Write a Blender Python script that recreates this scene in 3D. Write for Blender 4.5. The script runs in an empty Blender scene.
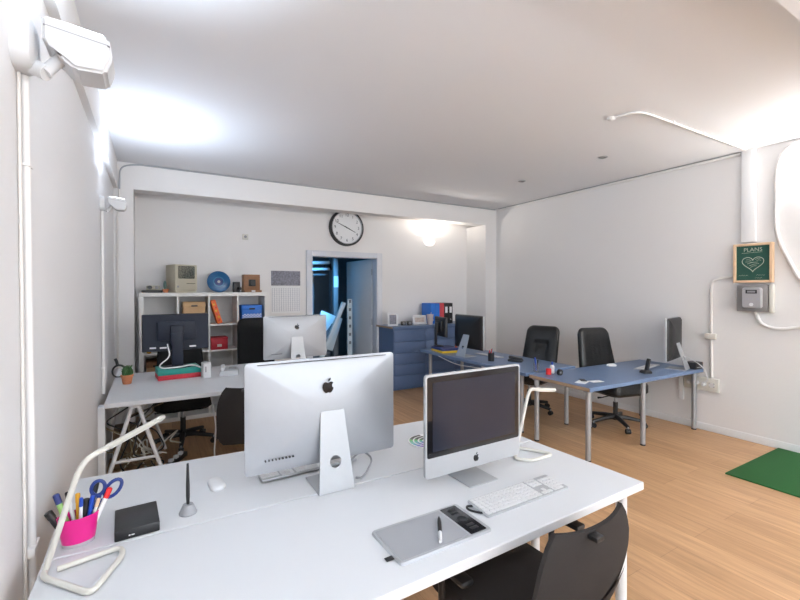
import bpy, bmesh, math, random
from mathutils import Vector, Matrix
random.seed(7)
C = bpy.context.scene
COL = C.collection
PI = math.pi
R = math.radians

# ------------------------------------------------------------ camera
cam_d = bpy.data.cameras.new('camera')
cam = bpy.data.objects.new('camera', cam_d); COL.objects.link(cam)
F = Vector((0.50710, 0.86184, -0.00924)); RT = Vector((0.86186, -0.50714, -0.00198)); UP = Vector((0.00639, 0.00696, 0.99996))
m = Matrix.Identity(4)
for i in range(3):
    m[i][0] = RT[i]; m[i][1] = UP[i]; m[i][2] = -F[i]
m[0][3] = 0; m[1][3] = 0; m[2][3] = 1.516
cam.matrix_world = m
cam_d.sensor_width = 36; cam_d.lens = 422.13/800*36
cam_d.shift_y = -6.39/800
cam_d.clip_start = 0.02
C.camera = cam

# ------------------------------------------------------------ light and exposure
C.view_settings.view_transform = 'Standard'; C.view_settings.look = 'None'
C.view_settings.exposure = 0.38; C.view_settings.gamma = 1; C.view_settings.use_curve_mapping = False
w = bpy.data.worlds.new('world'); C.world = w; w.use_nodes = True
w.node_tree.nodes['Background'].inputs[0].default_value = (0.80, 0.88, 1.0, 1); w.node_tree.nodes['Background'].inputs[1].default_value = 0.6

def area(name, loc, to, sx, sy, power, col):
    d = bpy.data.lights.new(name, 'AREA'); d.shape = 'RECTANGLE'; d.size = sx; d.size_y = sy; d.energy = power; d.color = col
    o = bpy.data.objects.new(name, d); COL.objects.link(o); o.location = loc
    o.rotation_euler = (Vector(to)-Vector(loc)).to_track_quat('-Z', 'Y').to_euler(); return o
# cool fill light added behind the camera, at an invented rear window
area('rear_fill', (2.4, -2.95, 1.7), (2.4, 3, 1.35), 4.2, 2.2, 112, (0.90, 0.95, 1.0))
# wall uplighters
area('uplight_near', (-0.19, 1.66, 2.345), (-0.14, 1.66, 3.4), 0.14, 0.10, 11, (0.70, 0.84, 1.0)).data.spread = R(120)
area('uplight_far', (-0.19, 4.04, 2.275), (0.95, 3.95, 3.4), 0.14, 0.10, 11.5, (0.70, 0.82, 1.0))
area('uplight_right', (4.98, 0.80, 2.345), (4.75, 1.0, 3.4), 0.14, 0.10, 24, (1.0, 0.96, 0.92))
area('fill_uplight_left', (-0.19, -0.9, 2.40), (0.1, -0.9, 3.4), 0.14, 0.10, 90, (0.74, 0.87, 1.0))  # strong unseen lamp, added to raise the ambient light from the left
area('fill_uplight_right', (4.98, -1.2, 2.40), (4.7, -1.2, 3.4), 0.14, 0.10, 110, (1.0, 0.95, 0.90))  # its warmer counterpart, also added out of view for ambient light
# warm half-bowl sconce
area('sconce_lamp', (4.07, 5.84, 2.37), (4.07, 5.45, 3.3), 0.14, 0.08, 7, (1.0, 0.93, 0.84))
# blue lamp in the store room beyond the door
area('store_room_lamp', (2.75, 6.20, 2.42), (2.0, 7.6, 1.0), 0.25, 0.15, 15, (0.10, 0.50, 1.0)).data.spread = R(62)

area('store_room_fill', (1.1, 8.6, 2.6), (2.6, 7.2, 1.0), 0.5, 0.3, 9, (0.10, 0.50, 1.0))  # extra fill added to lift the dark parts of the store room

# ------------------------------------------------------------ materials
def mat(name, col, rough=0.6, metal=0.0, var=0.04, scale=12.0, bump=0.0, bscale=80.0, spec=0.5, emit=None, coat=0.0, alpha=None, trans=0.0):
    M = bpy.data.materials.new(name); M.use_nodes = True; nt = M.node_tree; N = nt.nodes; L = nt.links
    b = N['Principled BSDF']
    tc = N.new('ShaderNodeTexCoord'); no = N.new('ShaderNodeTexNoise'); no.inputs['Scale'].default_value = scale; no.inputs['Detail'].default_value = 3
    L.new(tc.outputs['Object'], no.inputs['Vector'])
    mx = N.new('ShaderNodeMix'); mx.data_type = 'RGBA'
    c = Vector(col[:3])
    mx.inputs[6].default_value = (*(c*(1-var)), 1); mx.inputs[7].default_value = (*[min(1, v*(1+var)) for v in c], 1)
    L.new(no.outputs['Fac'], mx.inputs[0]); L.new(mx.outputs[2], b.inputs['Base Color'])
    b.inputs['Roughness'].default_value = rough; b.inputs['Metallic'].default_value = metal
    b.inputs['Specular IOR Level'].default_value = spec; b.inputs['Coat Weight'].default_value = coat
    b.inputs['Transmission Weight'].default_value = trans
    if bump:
        n2 = N.new('ShaderNodeTexNoise'); n2.inputs['Scale'].default_value = bscale; n2.inputs['Detail'].default_value = 4
        L.new(tc.outputs['Object'], n2.inputs['Vector'])
        bp = N.new('ShaderNodeBump'); bp.inputs['Strength'].default_value = bump; bp.inputs['Distance'].default_value = 0.01
        L.new(n2.outputs['Fac'], bp.inputs['Height']); L.new(bp.outputs['Normal'], b.inputs['Normal'])
    if emit:
        b.inputs['Emission Color'].default_value = (*emit[:3], 1); b.inputs['Emission Strength'].default_value = emit[3]
    return M

def floor_mat():
    M = bpy.data.materials.new('oak_laminate'); M.use_nodes = True; nt = M.node_tree; N = nt.nodes; L = nt.links; b = N['Principled BSDF']
    tc = N.new('ShaderNodeTexCoord'); mp = N.new('ShaderNodeMapping'); mp.inputs['Rotation'].default_value = (0, 0, PI/2)
    L.new(tc.outputs['Object'], mp.inputs['Vector'])
    br = N.new('ShaderNodeTexBrick'); br.inputs['Scale'].default_value = 1; br.inputs['Brick Width'].default_value = 1.3; br.inputs['Row Height'].default_value = 0.19
    br.inputs['Mortar Size'].default_value = 0.0012; br.inputs['Color1'].default_value = (0.45, 0.262, 0.130, 1); br.inputs['Color2'].default_value = (0.54, 0.322, 0.168, 1)
    br.inputs['Mortar'].default_value = (0.27, 0.15, 0.075, 1); br.offset = 0.37; br.inputs['Bias'].default_value = 0.0; br.inputs['Mortar Smooth'].default_value = 0.3
    L.new(mp.outputs[0], br.inputs['Vector'])
    m2 = N.new('ShaderNodeMapping'); m2.inputs['Scale'].default_value = (14, 0.9, 1); L.new(tc.outputs['Object'], m2.inputs['Vector'])
    no = N.new('ShaderNodeTexNoise'); no.inputs['Scale'].default_value = 2.2; no.inputs['Detail'].default_value = 7; no.inputs['Roughness'].default_value = 0.62; no.inputs['Distortion'].default_value = 0.5
    L.new(m2.outputs[0], no.inputs['Vector'])
    cr = N.new('ShaderNodeValToRGB'); cr.color_ramp.elements[0].position = 0.3; cr.color_ramp.elements[0].color = (0.74, 0.72, 0.70, 1)
    cr.color_ramp.elements[1].position = 0.7; cr.color_ramp.elements[1].color = (1.12, 1.12, 1.12, 1); L.new(no.outputs['Fac'], cr.inputs[0])
    mu = N.new('ShaderNodeMix'); mu.data_type = 'RGBA'; mu.blend_type = 'MULTIPLY'; mu.inputs[0].default_value = 1
    L.new(br.outputs['Color'], mu.inputs[6]); L.new(cr.outputs[0], mu.inputs[7]); L.new(mu.outputs[2], b.inputs['Base Color'])
    b.inputs['Roughness'].default_value = 0.42
    return M

WALL = mat('wall_paint', (0.78, 0.76, 0.745), 0.9, var=0.015, scale=1.5, bump=0.10, bscale=35)
LWALL = mat('left_wall_paint', (0.76, 0.75, 0.75), 0.9, var=0.02, scale=1.2, bump=0.12, bscale=30)
CEIL = mat('ceiling_paint', (0.79, 0.79, 0.805), 0.95, var=0.01, scale=1)
TRIM = mat('trim_white_paint', (0.82, 0.82, 0.82), 0.55, var=0.01)
DOORP = mat('door_grey_paint', (0.68, 0.69, 0.71), 0.5, var=0.02)
FRAMEP = mat('door_frame_paint', (0.64, 0.655, 0.69), 0.5, var=0.02)
FLOOR = floor_mat()
DESKW = mat('white_laminate', (0.63, 0.64, 0.655), 0.38, var=0.008, scale=3)
PLASTW = mat('white_plastic', (0.66, 0.66, 0.665), 0.4, var=0.01)
CREAM = mat('cream_plastic', (0.62, 0.60, 0.54), 0.4, var=0.02)
PIPE = mat('conduit_cream', (0.76, 0.72, 0.68), 0.5, var=0.02)
PIPEW = mat('conduit_white', (0.80, 0.78, 0.76), 0.5, var=0.02)
ALU = mat('brushed_aluminium', (0.40, 0.415, 0.44), 0.45, 0.45, var=0.02, scale=40)
ALU2 = mat('satin_aluminium', (0.42, 0.43, 0.445), 0.45, 0.35, var=0.02, scale=40)
STEEL = mat('grey_steel', (0.40, 0.41, 0.43), 0.4, 0.6, var=0.03)
CHROME = mat('chrome', (0.7, 0.7, 0.72), 0.15, 1.0, var=0.02)
BLK = mat('black_plastic', (0.010, 0.010, 0.011), 0.42, var=0.1)
BLKG = mat('black_gloss', (0.008, 0.008, 0.010), 0.10, var=0.05)
NAVYP = mat('dark_blue_black_plastic', (0.010, 0.015, 0.029), 0.5, spec=0.3, var=0.1)
SCREEN = mat('dark_screen', (0.016, 0.018, 0.028), 0.2, spec=0.3, var=0.05)
LEATH = mat('black_leather', (0.010, 0.0105, 0.011), 0.34, spec=0.5, var=0.2, scale=25, bump=0.25, bscale=60)
MESHF = mat('black_mesh_fabric', (0.011, 0.012, 0.013), 0.7, spec=0.2, var=0.3, scale=60, bump=0.2, bscale=300)
GREYF = mat('charcoal_fabric', (0.026, 0.0225, 0.0215), 0.85, spec=0.2, var=0.12, scale=300, bump=0.3, bscale=500)
BLUET = mat('blue_linoleum', (0.125, 0.19, 0.32), 0.35, var=0.06, scale=5)
BLUEC = mat('blue_cabinet_paint', (0.085, 0.135, 0.25), 0.5, var=0.04, scale=5)
PLY = mat('birch_ply_edge', (0.36, 0.25, 0.165), 0.6, var=0.15, scale=30)
SHELFW = mat('shelf_white', (0.78, 0.76, 0.72), 0.5, var=0.01)
CARD = mat('kraft_card', (0.52, 0.33, 0.17), 0.8, var=0.06)
ORNG = mat('orange_card', (0.80, 0.14, 0.02), 0.5, var=0.08)
YEL = mat('yellow_card', (0.75, 0.50, 0.03), 0.5, var=0.05)
REDC = mat('red_card', (0.50, 0.015, 0.03), 0.5, var=0.08)
TEAL = mat('teal_card', (0.01, 0.27, 0.22), 0.5, var=0.08)
BLUEB = mat('bright_blue_card', (0.015, 0.16, 0.60), 0.5, var=0.08)
NAVY = mat('navy_card', (0.02, 0.035, 0.16), 0.5, var=0.08)
REDB = mat('coral_red_card', (0.62, 0.06, 0.07), 0.5, var=0.05)
PINK = mat('magenta_plastic', (0.68, 0.012, 0.22), 0.28, var=0.05, coat=0.3)
TERR = mat('terracotta', (0.56, 0.20, 0.09), 0.8, var=0.08, scale=30)
GREEN = mat('cactus_green', (0.03, 0.10, 0.025), 0.6, var=0.3, scale=60)
SOIL = mat('soil', (0.03, 0.02, 0.015), 0.95, var=0.3, scale=80, bump=0.5)
BEIGE = mat('beige_plastic', (0.46, 0.42, 0.32), 0.55, var=0.03)
CRT = mat('green_grey_crt', (0.04, 0.06, 0.048), 0.12, var=0.05, scale=3)
VINYL = mat('blue_vinyl', (0.002, 0.085, 0.22), 0.28, var=0.06)
WOOD = mat('camera_wood', (0.26, 0.12, 0.05), 0.5, var=0.25, scale=25)
PINE = mat('pine_frame', (0.72, 0.50, 0.32), 0.6, var=0.08, scale=20)
CHALK = mat('green_chalkboard', (0.016, 0.078, 0.056), 0.8, var=0.15, scale=20)
CHLK = mat('chalk', (0.44, 0.46, 0.38), 0.95, var=0.1, scale=200)
PAPER = mat('paper', (0.82, 0.82, 0.82), 0.8, var=0.02)
INK = mat('grey_ink', (0.35, 0.35, 0.42), 0.8, var=0.1)
METER = mat('meter_grey', (0.36, 0.35, 0.36), 0.45, var=0.05)
METERD = mat('meter_box_grey', (0.24, 0.225, 0.22), 0.5, var=0.06)
TURF = mat('artificial_turf', (0.018, 0.15, 0.028), 0.9, var=0.45, scale=160, bump=1.0, bscale=600)
BLUEI = mat('blue_ink_plastic', (0.01, 0.06, 0.40), 0.35, var=0.05)
SCIS = mat('navy_handle_plastic', (0.012, 0.035, 0.19), 0.35, var=0.05)
REDP = mat('red_plastic', (0.65, 0.02, 0.02), 0.35, var=0.05)
GRNP = mat('green_plastic', (0.30, 0.52, 0.16), 0.4, var=0.05)
YELP = mat('amber_plastic', (0.75, 0.36, 0.02), 0.35, var=0.05)
CLEAR = mat('clear_acrylic', (0.9, 0.86, 0.9), 0.08, trans=0.45, var=0.01)
BULB = mat('lamp_glass_lit', (0.9, 0.9, 0.9), 0.4, emit=(0.86, 0.92, 1.0, 6.0))
BULBW = mat('warm_lamp_lit', (0.9, 0.88, 0.84), 0.5, emit=(1.0, 0.93, 0.82, 5.0))
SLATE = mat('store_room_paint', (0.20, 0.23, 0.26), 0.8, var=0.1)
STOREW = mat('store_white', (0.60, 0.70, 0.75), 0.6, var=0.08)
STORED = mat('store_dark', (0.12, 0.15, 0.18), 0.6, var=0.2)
CABLEB = mat('olive_cable', (0.16, 0.12, 0.06), 0.6, var=0.3)
GREYPL = mat('grey_plastic', (0.26, 0.26, 0.27), 0.45, var=0.05)
TABS = mat('tablet_surface', (0.29, 0.295, 0.31), 0.5, var=0.03)
CAMB = mat('card_photo', (0.22, 0.22, 0.26), 0.7, var=0.8, scale=40)

# ------------------------------------------------------------ mesh helpers
class MB:
    def __init__(s): s.bm = bmesh.new(); s.mats = []
    def mi(s, m):
        if m not in s.mats: s.mats.append(m)
        return s.mats.index(m)
    def face(s, vs, mi):
        try:
            f = s.bm.faces.new(vs); f.material_index = mi; return f
        except ValueError: return None
    def box(s, c, size, m, bev=0.0, rot=None, seg=2):
        t = bmesh.new(); bmesh.ops.create_cube(t, size=1)
        bmesh.ops.scale(t, vec=Vector(size), verts=t.verts)
        if bev: bmesh.ops.bevel(t, geom=list(t.edges), offset=min(bev, min(size)*0.49), segments=seg, affect='EDGES', profile=0.5)
        M = Matrix.Translation(Vector(c))
        if rot is not None: M = M @ (rot if isinstance(rot, Matrix) else Matrix.Rotation(rot, 4, 'Z'))
        bmesh.ops.transform(t, matrix=M, verts=t.verts); i = s.mi(m); mp = {}
        for v in t.verts: mp[v] = s.bm.verts.new(v.co)
        for f in t.faces: s.face([mp[v] for v in f.verts], i)
        t.free(); return s
    def loft(s, rings, m, cap=True, closed=True):
        i = s.mi(m); V = [[s.bm.verts.new(p) for p in r] for r in rings]
        for a, b in zip(V, V[1:]):
            n = len(a)
            for k in range(n if closed else n-1): s.face([a[k], a[(k+1) % n], b[(k+1) % n], b[k]], i)
        if cap: s.face(list(reversed(V[0])), i); s.face(V[-1], i)
        return s
    def cyl(s, p0, p1, r0, m, r1=None, seg=16, cap=True):
        r1 = r0 if r1 is None else r1; p0 = Vector(p0); p1 = Vector(p1); d = (p1-p0).normalized()
        a = d.orthogonal().normalized(); b = d.cross(a)
        rg = lambda p, r: [p+(a*math.cos(2*PI*k/seg)+b*math.sin(2*PI*k/seg))*r for k in range(seg)]
        return s.loft([rg(p0, r0), rg(p1, r1)], m, cap)
    def tube(s, pts, r, m, seg=8, rnd=0.0, closed=False, rn=5):
        pts = [Vector(p) for p in pts]
        if rnd:
            out = []; n = len(pts)
            for k, p in enumerate(pts):
                if not closed and k in (0, n-1): out.append(p); continue
                a = pts[k-1]; b = pts[(k+1) % n]; ra = min(rnd, (a-p).length*.45); rb = min(rnd, (b-p).length*.45)
                A = p+(a-p).normalized()*ra; B = p+(b-p).normalized()*rb
                for q in range(rn+1):
                    t = q/rn; out.append(A*(1-t)**2+p*2*t*(1-t)+B*t*t)
            pts = out
        n = len(pts); rings = []; up = None
        for k, p in enumerate(pts):
            if closed: d = pts[(k+1) % n]-pts[k-1]
            else: d = pts[min(k+1, n-1)]-pts[max(k-1, 0)]
            d = d.normalized() if d.length > 1e-9 else Vector((0, 0, 1))
            if up is None: up = d.orthogonal().normalized()
            up = (up-d*up.dot(d)); up = up.normalized() if up.length > 1e-6 else d.orthogonal().normalized()
            b = d.cross(up); rr = r(k/(n-1)) if callable(r) else r
            rings.append([p+(up*math.cos(2*PI*q/seg)+b*math.sin(2*PI*q/seg))*rr for q in range(seg)])
        if closed: rings.append(rings[0]); return s.loft(rings, m, cap=False)
        return s.loft(rings, m)
    def lathe(s, prof, m, c=(0, 0, 0), seg=24, sx=1, sy=1, cap=True):
        c = Vector(c)
        return s.loft([[c+Vector((r*sx*math.cos(2*PI*k/seg), r*sy*math.sin(2*PI*k/seg), z)) for k in range(seg)] for r, z in prof], m, cap)
    def prism(s, poly, m, fn, d0, d1):      # poly 2D, fn(x, y, d) -> point
        i = s.mi(m); A = [s.bm.verts.new(fn(x, y, d0)) for x, y in poly]; B = [s.bm.verts.new(fn(x, y, d1)) for x, y in poly]; n = len(poly)
        s.face(list(reversed(A)), i); s.face(B, i)
        for k in range(n): s.face([A[k], A[(k+1) % n], B[(k+1) % n], B[k]], i)
        return s
    def shell(s, outline, rings, m, fn):    # rings: (scale, depth)
        cx = sum(p[0] for p in outline)/len(outline); cy = sum(p[1] for p in outline)/len(outline)
        return s.loft([[Vector(fn(cx+(x-cx)*k, cy+(y-cy)*k, d)) for x, y in outline] for k, d in rings], m)
    def grid(s, nu, nv, fn, m):
        i = s.mi(m); V = [[s.bm.verts.new(fn(a/nu, b/nv)) for b in range(nv+1)] for a in range(nu+1)]
        for a in range(nu):
            for b in range(nv): s.face([V[a][b], V[a+1][b], V[a+1][b+1], V[a][b+1]], i)
        return s
    def sphere(s, c, r, m, seg=12, sc=(1, 1, 1)):
        n = seg//2
        prof = [(max(1e-4, math.sin(PI*k/n))*r, -math.cos(PI*k/n)*r) for k in range(n+1)]
        c = Vector(c)
        return s.loft([[c+Vector((q*sc[0]*math.cos(2*PI*k/seg), q*sc[1]*math.sin(2*PI*k/seg), z*sc[2])) for k in range(seg)] for q, z in prof], m)
    def build(s, name, parent=None, smooth=True, label=None, loc=None, rot=None):
        bmesh.ops.recalc_face_normals(s.bm, faces=s.bm.faces)
        me = bpy.data.meshes.new(name); s.bm.to_mesh(me); s.bm.free()
        for mm in s.mats: me.materials.append(mm)
        if smooth:
            me.shade_smooth(); me.set_sharp_from_angle(angle=R(38))
        o = bpy.data.objects.new(name, me); COL.objects.link(o)
        if parent: o.parent = parent
        if label: o['label'] = label
        if loc: o.location = loc
        if rot is not None: o.rotation_euler = (0, 0, rot)
        return o
def tag(o, label, cat, group=None):
    o['label'] = label; o['category'] = cat
    if group: o['group'] = group
    return o
def thing(name, label, cat, loc, rz=0, group=None):
    o = bpy.data.objects.new(name, None); COL.objects.link(o); o.location = loc; o.rotation_euler = (0, 0, rz); o.empty_display_size = .05
    return tag(o, label, cat, group)
def struct(o): o['kind'] = 'structure'; return o
def copy_tree(o, parent=None):
    c = o.copy(); COL.objects.link(c); c.parent = parent
    for ch in [x for x in list(bpy.data.objects) if x.parent == o]: copy_tree(ch, c)
    return c
def rrect(w, h, r, cx=0, cy=0, n=4, wt=None):   # rounded trapezoid, bottom width w, top width wt
    wt = w if wt is None else wt; out = []
    for (x, y, a0) in ((w/2, -h/2, -90), (wt/2, h/2, 0), (-wt/2, h/2, 90), (-w/2, -h/2, 180)):
        sx = 1 if x > 0 else -1; sy = 1 if y > 0 else -1
        for k in range(n+1):
            a = R(a0+90*k/n); out.append((cx+x-sx*r+r*math.cos(a), cy+y-sy*r+r*math.sin(a)))
    return out
def B(name, c, size, m, bev=0.0, rot=None, parent=None): return MB().box(c, size, m, bev, rot).build(name, parent)
def span(name, x, y, z, m, bev=0.0, parent=None):
    return B(name, ((x[0]+x[1])/2, (y[0]+y[1])/2, (z[0]+z[1])/2), (abs(x[1]-x[0]), abs(y[1]-y[0]), abs(z[1]-z[0])), m, bev, None, parent)
def text_mesh(mb, s, size, m, fn, align='CENTER', depth=0.0006):
    cu = bpy.data.curves.new('t', 'FONT'); cu.body = s; cu.size = size; cu.align_x = align; cu.align_y = 'CENTER'; cu.resolution_u = 3
    ob = bpy.data.objects.new('t', cu); COL.objects.link(ob); bpy.context.view_layer.update()
    me = bpy.data.meshes.new_from_object(ob.evaluated_get(bpy.context.evaluated_depsgraph_get()))
    i = mb.mi(m); vs = [mb.bm.verts.new(fn(v.co.x, v.co.y, depth)) for v in me.vertices]
    for p in me.polygons: mb.face([vs[k] for k in p.vertices], i)
    bpy.data.objects.remove(ob); bpy.data.curves.remove(cu); bpy.data.meshes.remove(me)

# ------------------------------------------------------------ room shell
XL, XR, YR, YB, YK, ZC = -0.345, 5.127, -3.0, 5.437, 5.94, 2.897
T = 0.12
struct(span('floor', (XL-T, XR+T), (YR-T, 9.2), (-0.1, 0), FLOOR))
struct(span('ceiling', (XL-T, XR+T), (YR-T, YK+T), (ZC, ZC+0.1), CEIL))
struct(span('wall_left', (XL-T, XL), (YR, YK+T), (0, ZC), LWALL))
struct(span('wall_right', (XR, XR+T), (YR, YK+T), (0, ZC), WALL))
DX0, DX1, DZ = 1.975, 3.095, 2.06          # door opening
wb = MB()
for x0, x1, z0, z1 in ((XL, DX0, 0, ZC), (DX1, XR, 0, ZC), (DX0, DX1, DZ, ZC)):
    wb.box(((x0+x1)/2, YK+T/2, (z0+z1)/2), (x1-x0, T, z1-z0), WALL)
struct(wb.build('wall_back'))
wr = MB(); WX0, WX1, WZ0, WZ1 = 0.3, 4.5, 0.6, 2.6  # rear wall out of view, opening added for the fill light
for x0, x1, z0, z1 in ((XL, WX0, 0, ZC), (WX1, XR, 0, ZC), (WX0, WX1, 0, WZ0), (WX0, WX1, WZ1, ZC)):
    wr.box(((x0+x1)/2, YR-T/2, (z0+z1)/2), (x1-x0, T, z1-z0), WALL)
struct(wr.build('wall_rear'))
wf = MB()
for x in (WX0+.03, (WX0+WX1)/2, WX1-.03): wf.box((x, YR-.06, (WZ0+WZ1)/2), (.06, .06, WZ1-WZ0), TRIM, .004)
for z in (WZ0+.03, WZ1-.03): wf.box(((WX0+WX1)/2, YR-.06, z), (WX1-WX0, .06, .06), TRIM, .004)
struct(wf.build('window_added'))  # invented window frame, unseen, around the rear fill light
# beam across the alcove and its piers, ceiling casing on the left wall, downstand beam overhead
struct(span('trim_1', (XL, XR), (YB, YB+.20), (2.615, ZC), WALL))
struct(span('trim_2', (XL, -0.165), (YB, YK), (0, 2.615), WALL))
struct(span('trim_3', (4.885, XR), (YB, YK), (0, 2.615), WALL))
struct(span('trim_4', (XL, -0.308), (YR, YB), (2.61, ZC), WALL))
struct(span('trim_5', (XL, XR), (0.30, 0.75), (2.75, ZC), CEIL))
struct(span('trim_6', (XR-.035, XR), (1.80, 1.916), (1.98, ZC), TRIM, .003))
struct(span('baseboard_right', (XR-.012, XR), (YR, YB), (0, .075), TRIM, .003))
struct(span('baseboard_back', (DX1+.07, 4.885), (YK-.012, YK), (0, .075), TRIM, .003))
struct(span('baseboard_left', (XL, XL+.012), (YR, YB), (0, .075), TRIM, .003))
# door frame and leaf
df = MB()
for x0, x1 in ((DX0-.055, DX0+.035), (DX1-.035, DX1+.055)): df.box(((x0+x1)/2, YK+.05, (DZ+.03)/2), (x1-x0, .17, DZ+.03), FRAMEP, .004)
df.box(((DX0+DX1)/2, YK+.05, DZ-.0125), (DX1-DX0-.07, .17, .085), FRAMEP, .003)
struct(df.build('door_1'))
dl = thing('door_leaf', 'pale grey door leaf standing open into the dark blue room', 'door', (3.055, YK+.15, 0), R(92))
dp = MB(); dp.box((.47, -.02, 1.01), (.94, .04, 2.0), DOORP, .003)
dp.build('door_panel', dl)
hm = MB(); hm.cyl((.87, -.0, 1.0), (.87, .045, 1.0), .011, BLK); hm.cyl((.87, .045, 1.0), (.77, .045, 1.0), .009, BLK)
hm.build('handle', dl); hm = MB(); hm.cyl((.87, -.04, 1.0), (.87, -.085, 1.0), .011, BLK); hm.cyl((.87, -.085, 1.0), (.77, -.085, 1.0), .009, BLK)
hm.build('handle', dl)
for z in (.25, 1.0, 1.8): MB().cyl((0, 0, z-.05), (0, 0, z+.05), .008, STEEL).build('hinge', dl)

# store room beyond the door
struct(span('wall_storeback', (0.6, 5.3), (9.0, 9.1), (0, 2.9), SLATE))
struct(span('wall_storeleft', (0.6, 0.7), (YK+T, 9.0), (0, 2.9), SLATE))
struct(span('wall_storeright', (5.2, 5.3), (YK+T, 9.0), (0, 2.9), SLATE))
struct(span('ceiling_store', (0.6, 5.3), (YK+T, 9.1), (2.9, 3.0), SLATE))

# ------------------------------------------------------------ desks
def tabletop(parent, quad, z, th, m, side=None):
    mb = MB(); i = mb.mi(m); j = mb.mi(side or m)
    top = [mb.bm.verts.new((x, y, z)) for x, y in quad]; bot = [mb.bm.verts.new((x, y, z-th)) for x, y in quad]
    mb.face(top, i); mb.face(list(reversed(bot)), i)
    for k in range(len(quad)):
        jj = j if (side and k == 3) else i
        mb.face([top[k], top[(k+1) % 4], bot[(k+1) % 4], bot[k]], jj)
    bmesh.ops.bevel(mb.bm, geom=list(mb.bm.edges), offset=.0025, segments=1, affect='EDGES')
    return mb.build('tabletop', parent, smooth=False)
DZK = 0.72
d1 = thing('white_desk', 'white desk in the foreground with a grey graphics tablet and small silver computer on it', 'desk', (0.7, 1.27, 0))
q = [(-.283-.7, .945-1.27), (1.748-.7, .986-1.27), (1.723-.7, 1.557-1.27), (-.280-.7, 1.589-1.27)]
tabletop(d1, q, DZK, .032, DESKW)
def round_leg(parent, x, y, z, m, r=.022, foot=BLK, tel=False):
    mb = MB(); mb.cyl((x, y, .012), (x, y, z-.006), r, m)
    if tel: mb.cyl((x, y, .03), (x, y, .14), r*.999-.004, m)
    mb.cyl((x, y, z-.012), (x, y, z), r*1.7, m)
    o = mb.build('leg', parent)
    MB().cyl((x, y, 0), (x, y, .014), r*1.02, foot).build('foot', o)
for x, y in ((-.95, -.24), (.985, -.225), (.97, .22), (-.95, .24)): round_leg(d1, x, y, DZK-.032, PLASTW)
d2 = thing('white_desk', 'white desk behind the foreground desk, carrying the big silver computer and pink pen cup', 'desk', (0.7, 1.87, 0))
q = [(-.280-.7, 1.595-1.87), (1.727-.7, 1.563-1.87), (1.72-.7, 2.125-1.87), (-.293-.7, 2.220-1.87)]
tabletop(d2, q, DZK, .032, DESKW)
for x, y in ((-.95, -.2), (.985, -.22), (.96, .17), (-.95, .26)): round_leg(d2, x, y, DZK-.032, PLASTW)

# white trestle table at the left
t3 = thing('white_trestle_table', 'long glossy white table on white trestles along the left wall', 'table', (0.55, 4.16, 0))
tabletop(t3, [(-.842, -.575), (1.0, -.615), (1.0, .60), (-.842, .62)], DZK, .034, DESKW)
def trestle(x):
    tr = MB()
    for y in (-.50, .42):
        for s in (-1, 1): tr.tube([(x+s*.018, y, DZK-.045), (x+s*.05, y, DZK-.16), (x+s*.215, y, .008)], .014, PLASTW, 8, .05)
        tr.cyl((x-.145, y, .27), (x+.145, y, .27), .011, PLASTW)
    tr.box((x, -.04, DZK-.049), (.07, 1.0, .028), PLASTW, .004)
    return tr.build('trestle', t3)
trestle(-.66); trestle(.62)

# blue tables
BZ = 0.66
b1 = thing('blue_table', 'blue topped table running away toward the cabinet, with grey metal legs', 'table', (3.68, 4.06, 0))
tabletop(b1, [(-.39, -1.0), (.39, -1.0), (.39, 1.0), (-.37, 1.0)], BZ, .034, BLUET)
for x, y in ((-.30, -.86), (.33, -.93), (.33, .92), (-.26, .90)): round_leg(b1, x, y, BZ-.034, STEEL, .0235, tel=True)
b2 = thing('blue_table', 'blue topped table against the right wall, bare plywood edge facing left', 'table', (3.257, 2.304, 0), R(-1.6))
tabletop(b2, [(0, 0), (1.86, 0), (1.86, .70), (0, .70)], BZ, .036, BLUET, PLY)
for x, y in ((.045, .05), (.045, .64), (.85, .05), (.85, .64), (1.79, .06), (1.79, .64)): round_leg(b2, x, y, BZ-.036, STEEL, .0235, tel=True)

# ------------------------------------------------------------ shelf unit
sh = thing('shelf_unit', 'open white cube shelf unit against the back wall', 'shelf', (0.581, 5.50, 0))
SW, SD, SH = 1.408, .38, 1.487
fr = MB()
fr.box((0, SD/2, SH-.0225), (SW, SD, .045), SHELFW, .002); fr.box((0, SD/2, .0225), (SW, SD, .045), SHELFW, .002)
for s in (-1, 1): fr.box((s*(SW/2-.0225), SD/2, SH/2), (.045, SD-.002, SH-.09), SHELFW)
fr.build('frame', sh, smooth=False)
for x in (.262, .592, .918):
    MB().box((x-.581, SD/2, SH/2), (.02, SD-.006, SH-.09), SHELFW).build('divider', sh, smooth=False)
cols = [(-.078, .252), (.272, .582), (.602, .908), (.928, 1.24)]
SZ = (1.105, .795, .46)
for z in SZ:
    for a, b in cols: MB().box(((a+b)/2-.581, SD/2, z-.009), (b-a, SD-.008, .018), SHELFW).build('shelf', sh, smooth=False)

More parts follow.
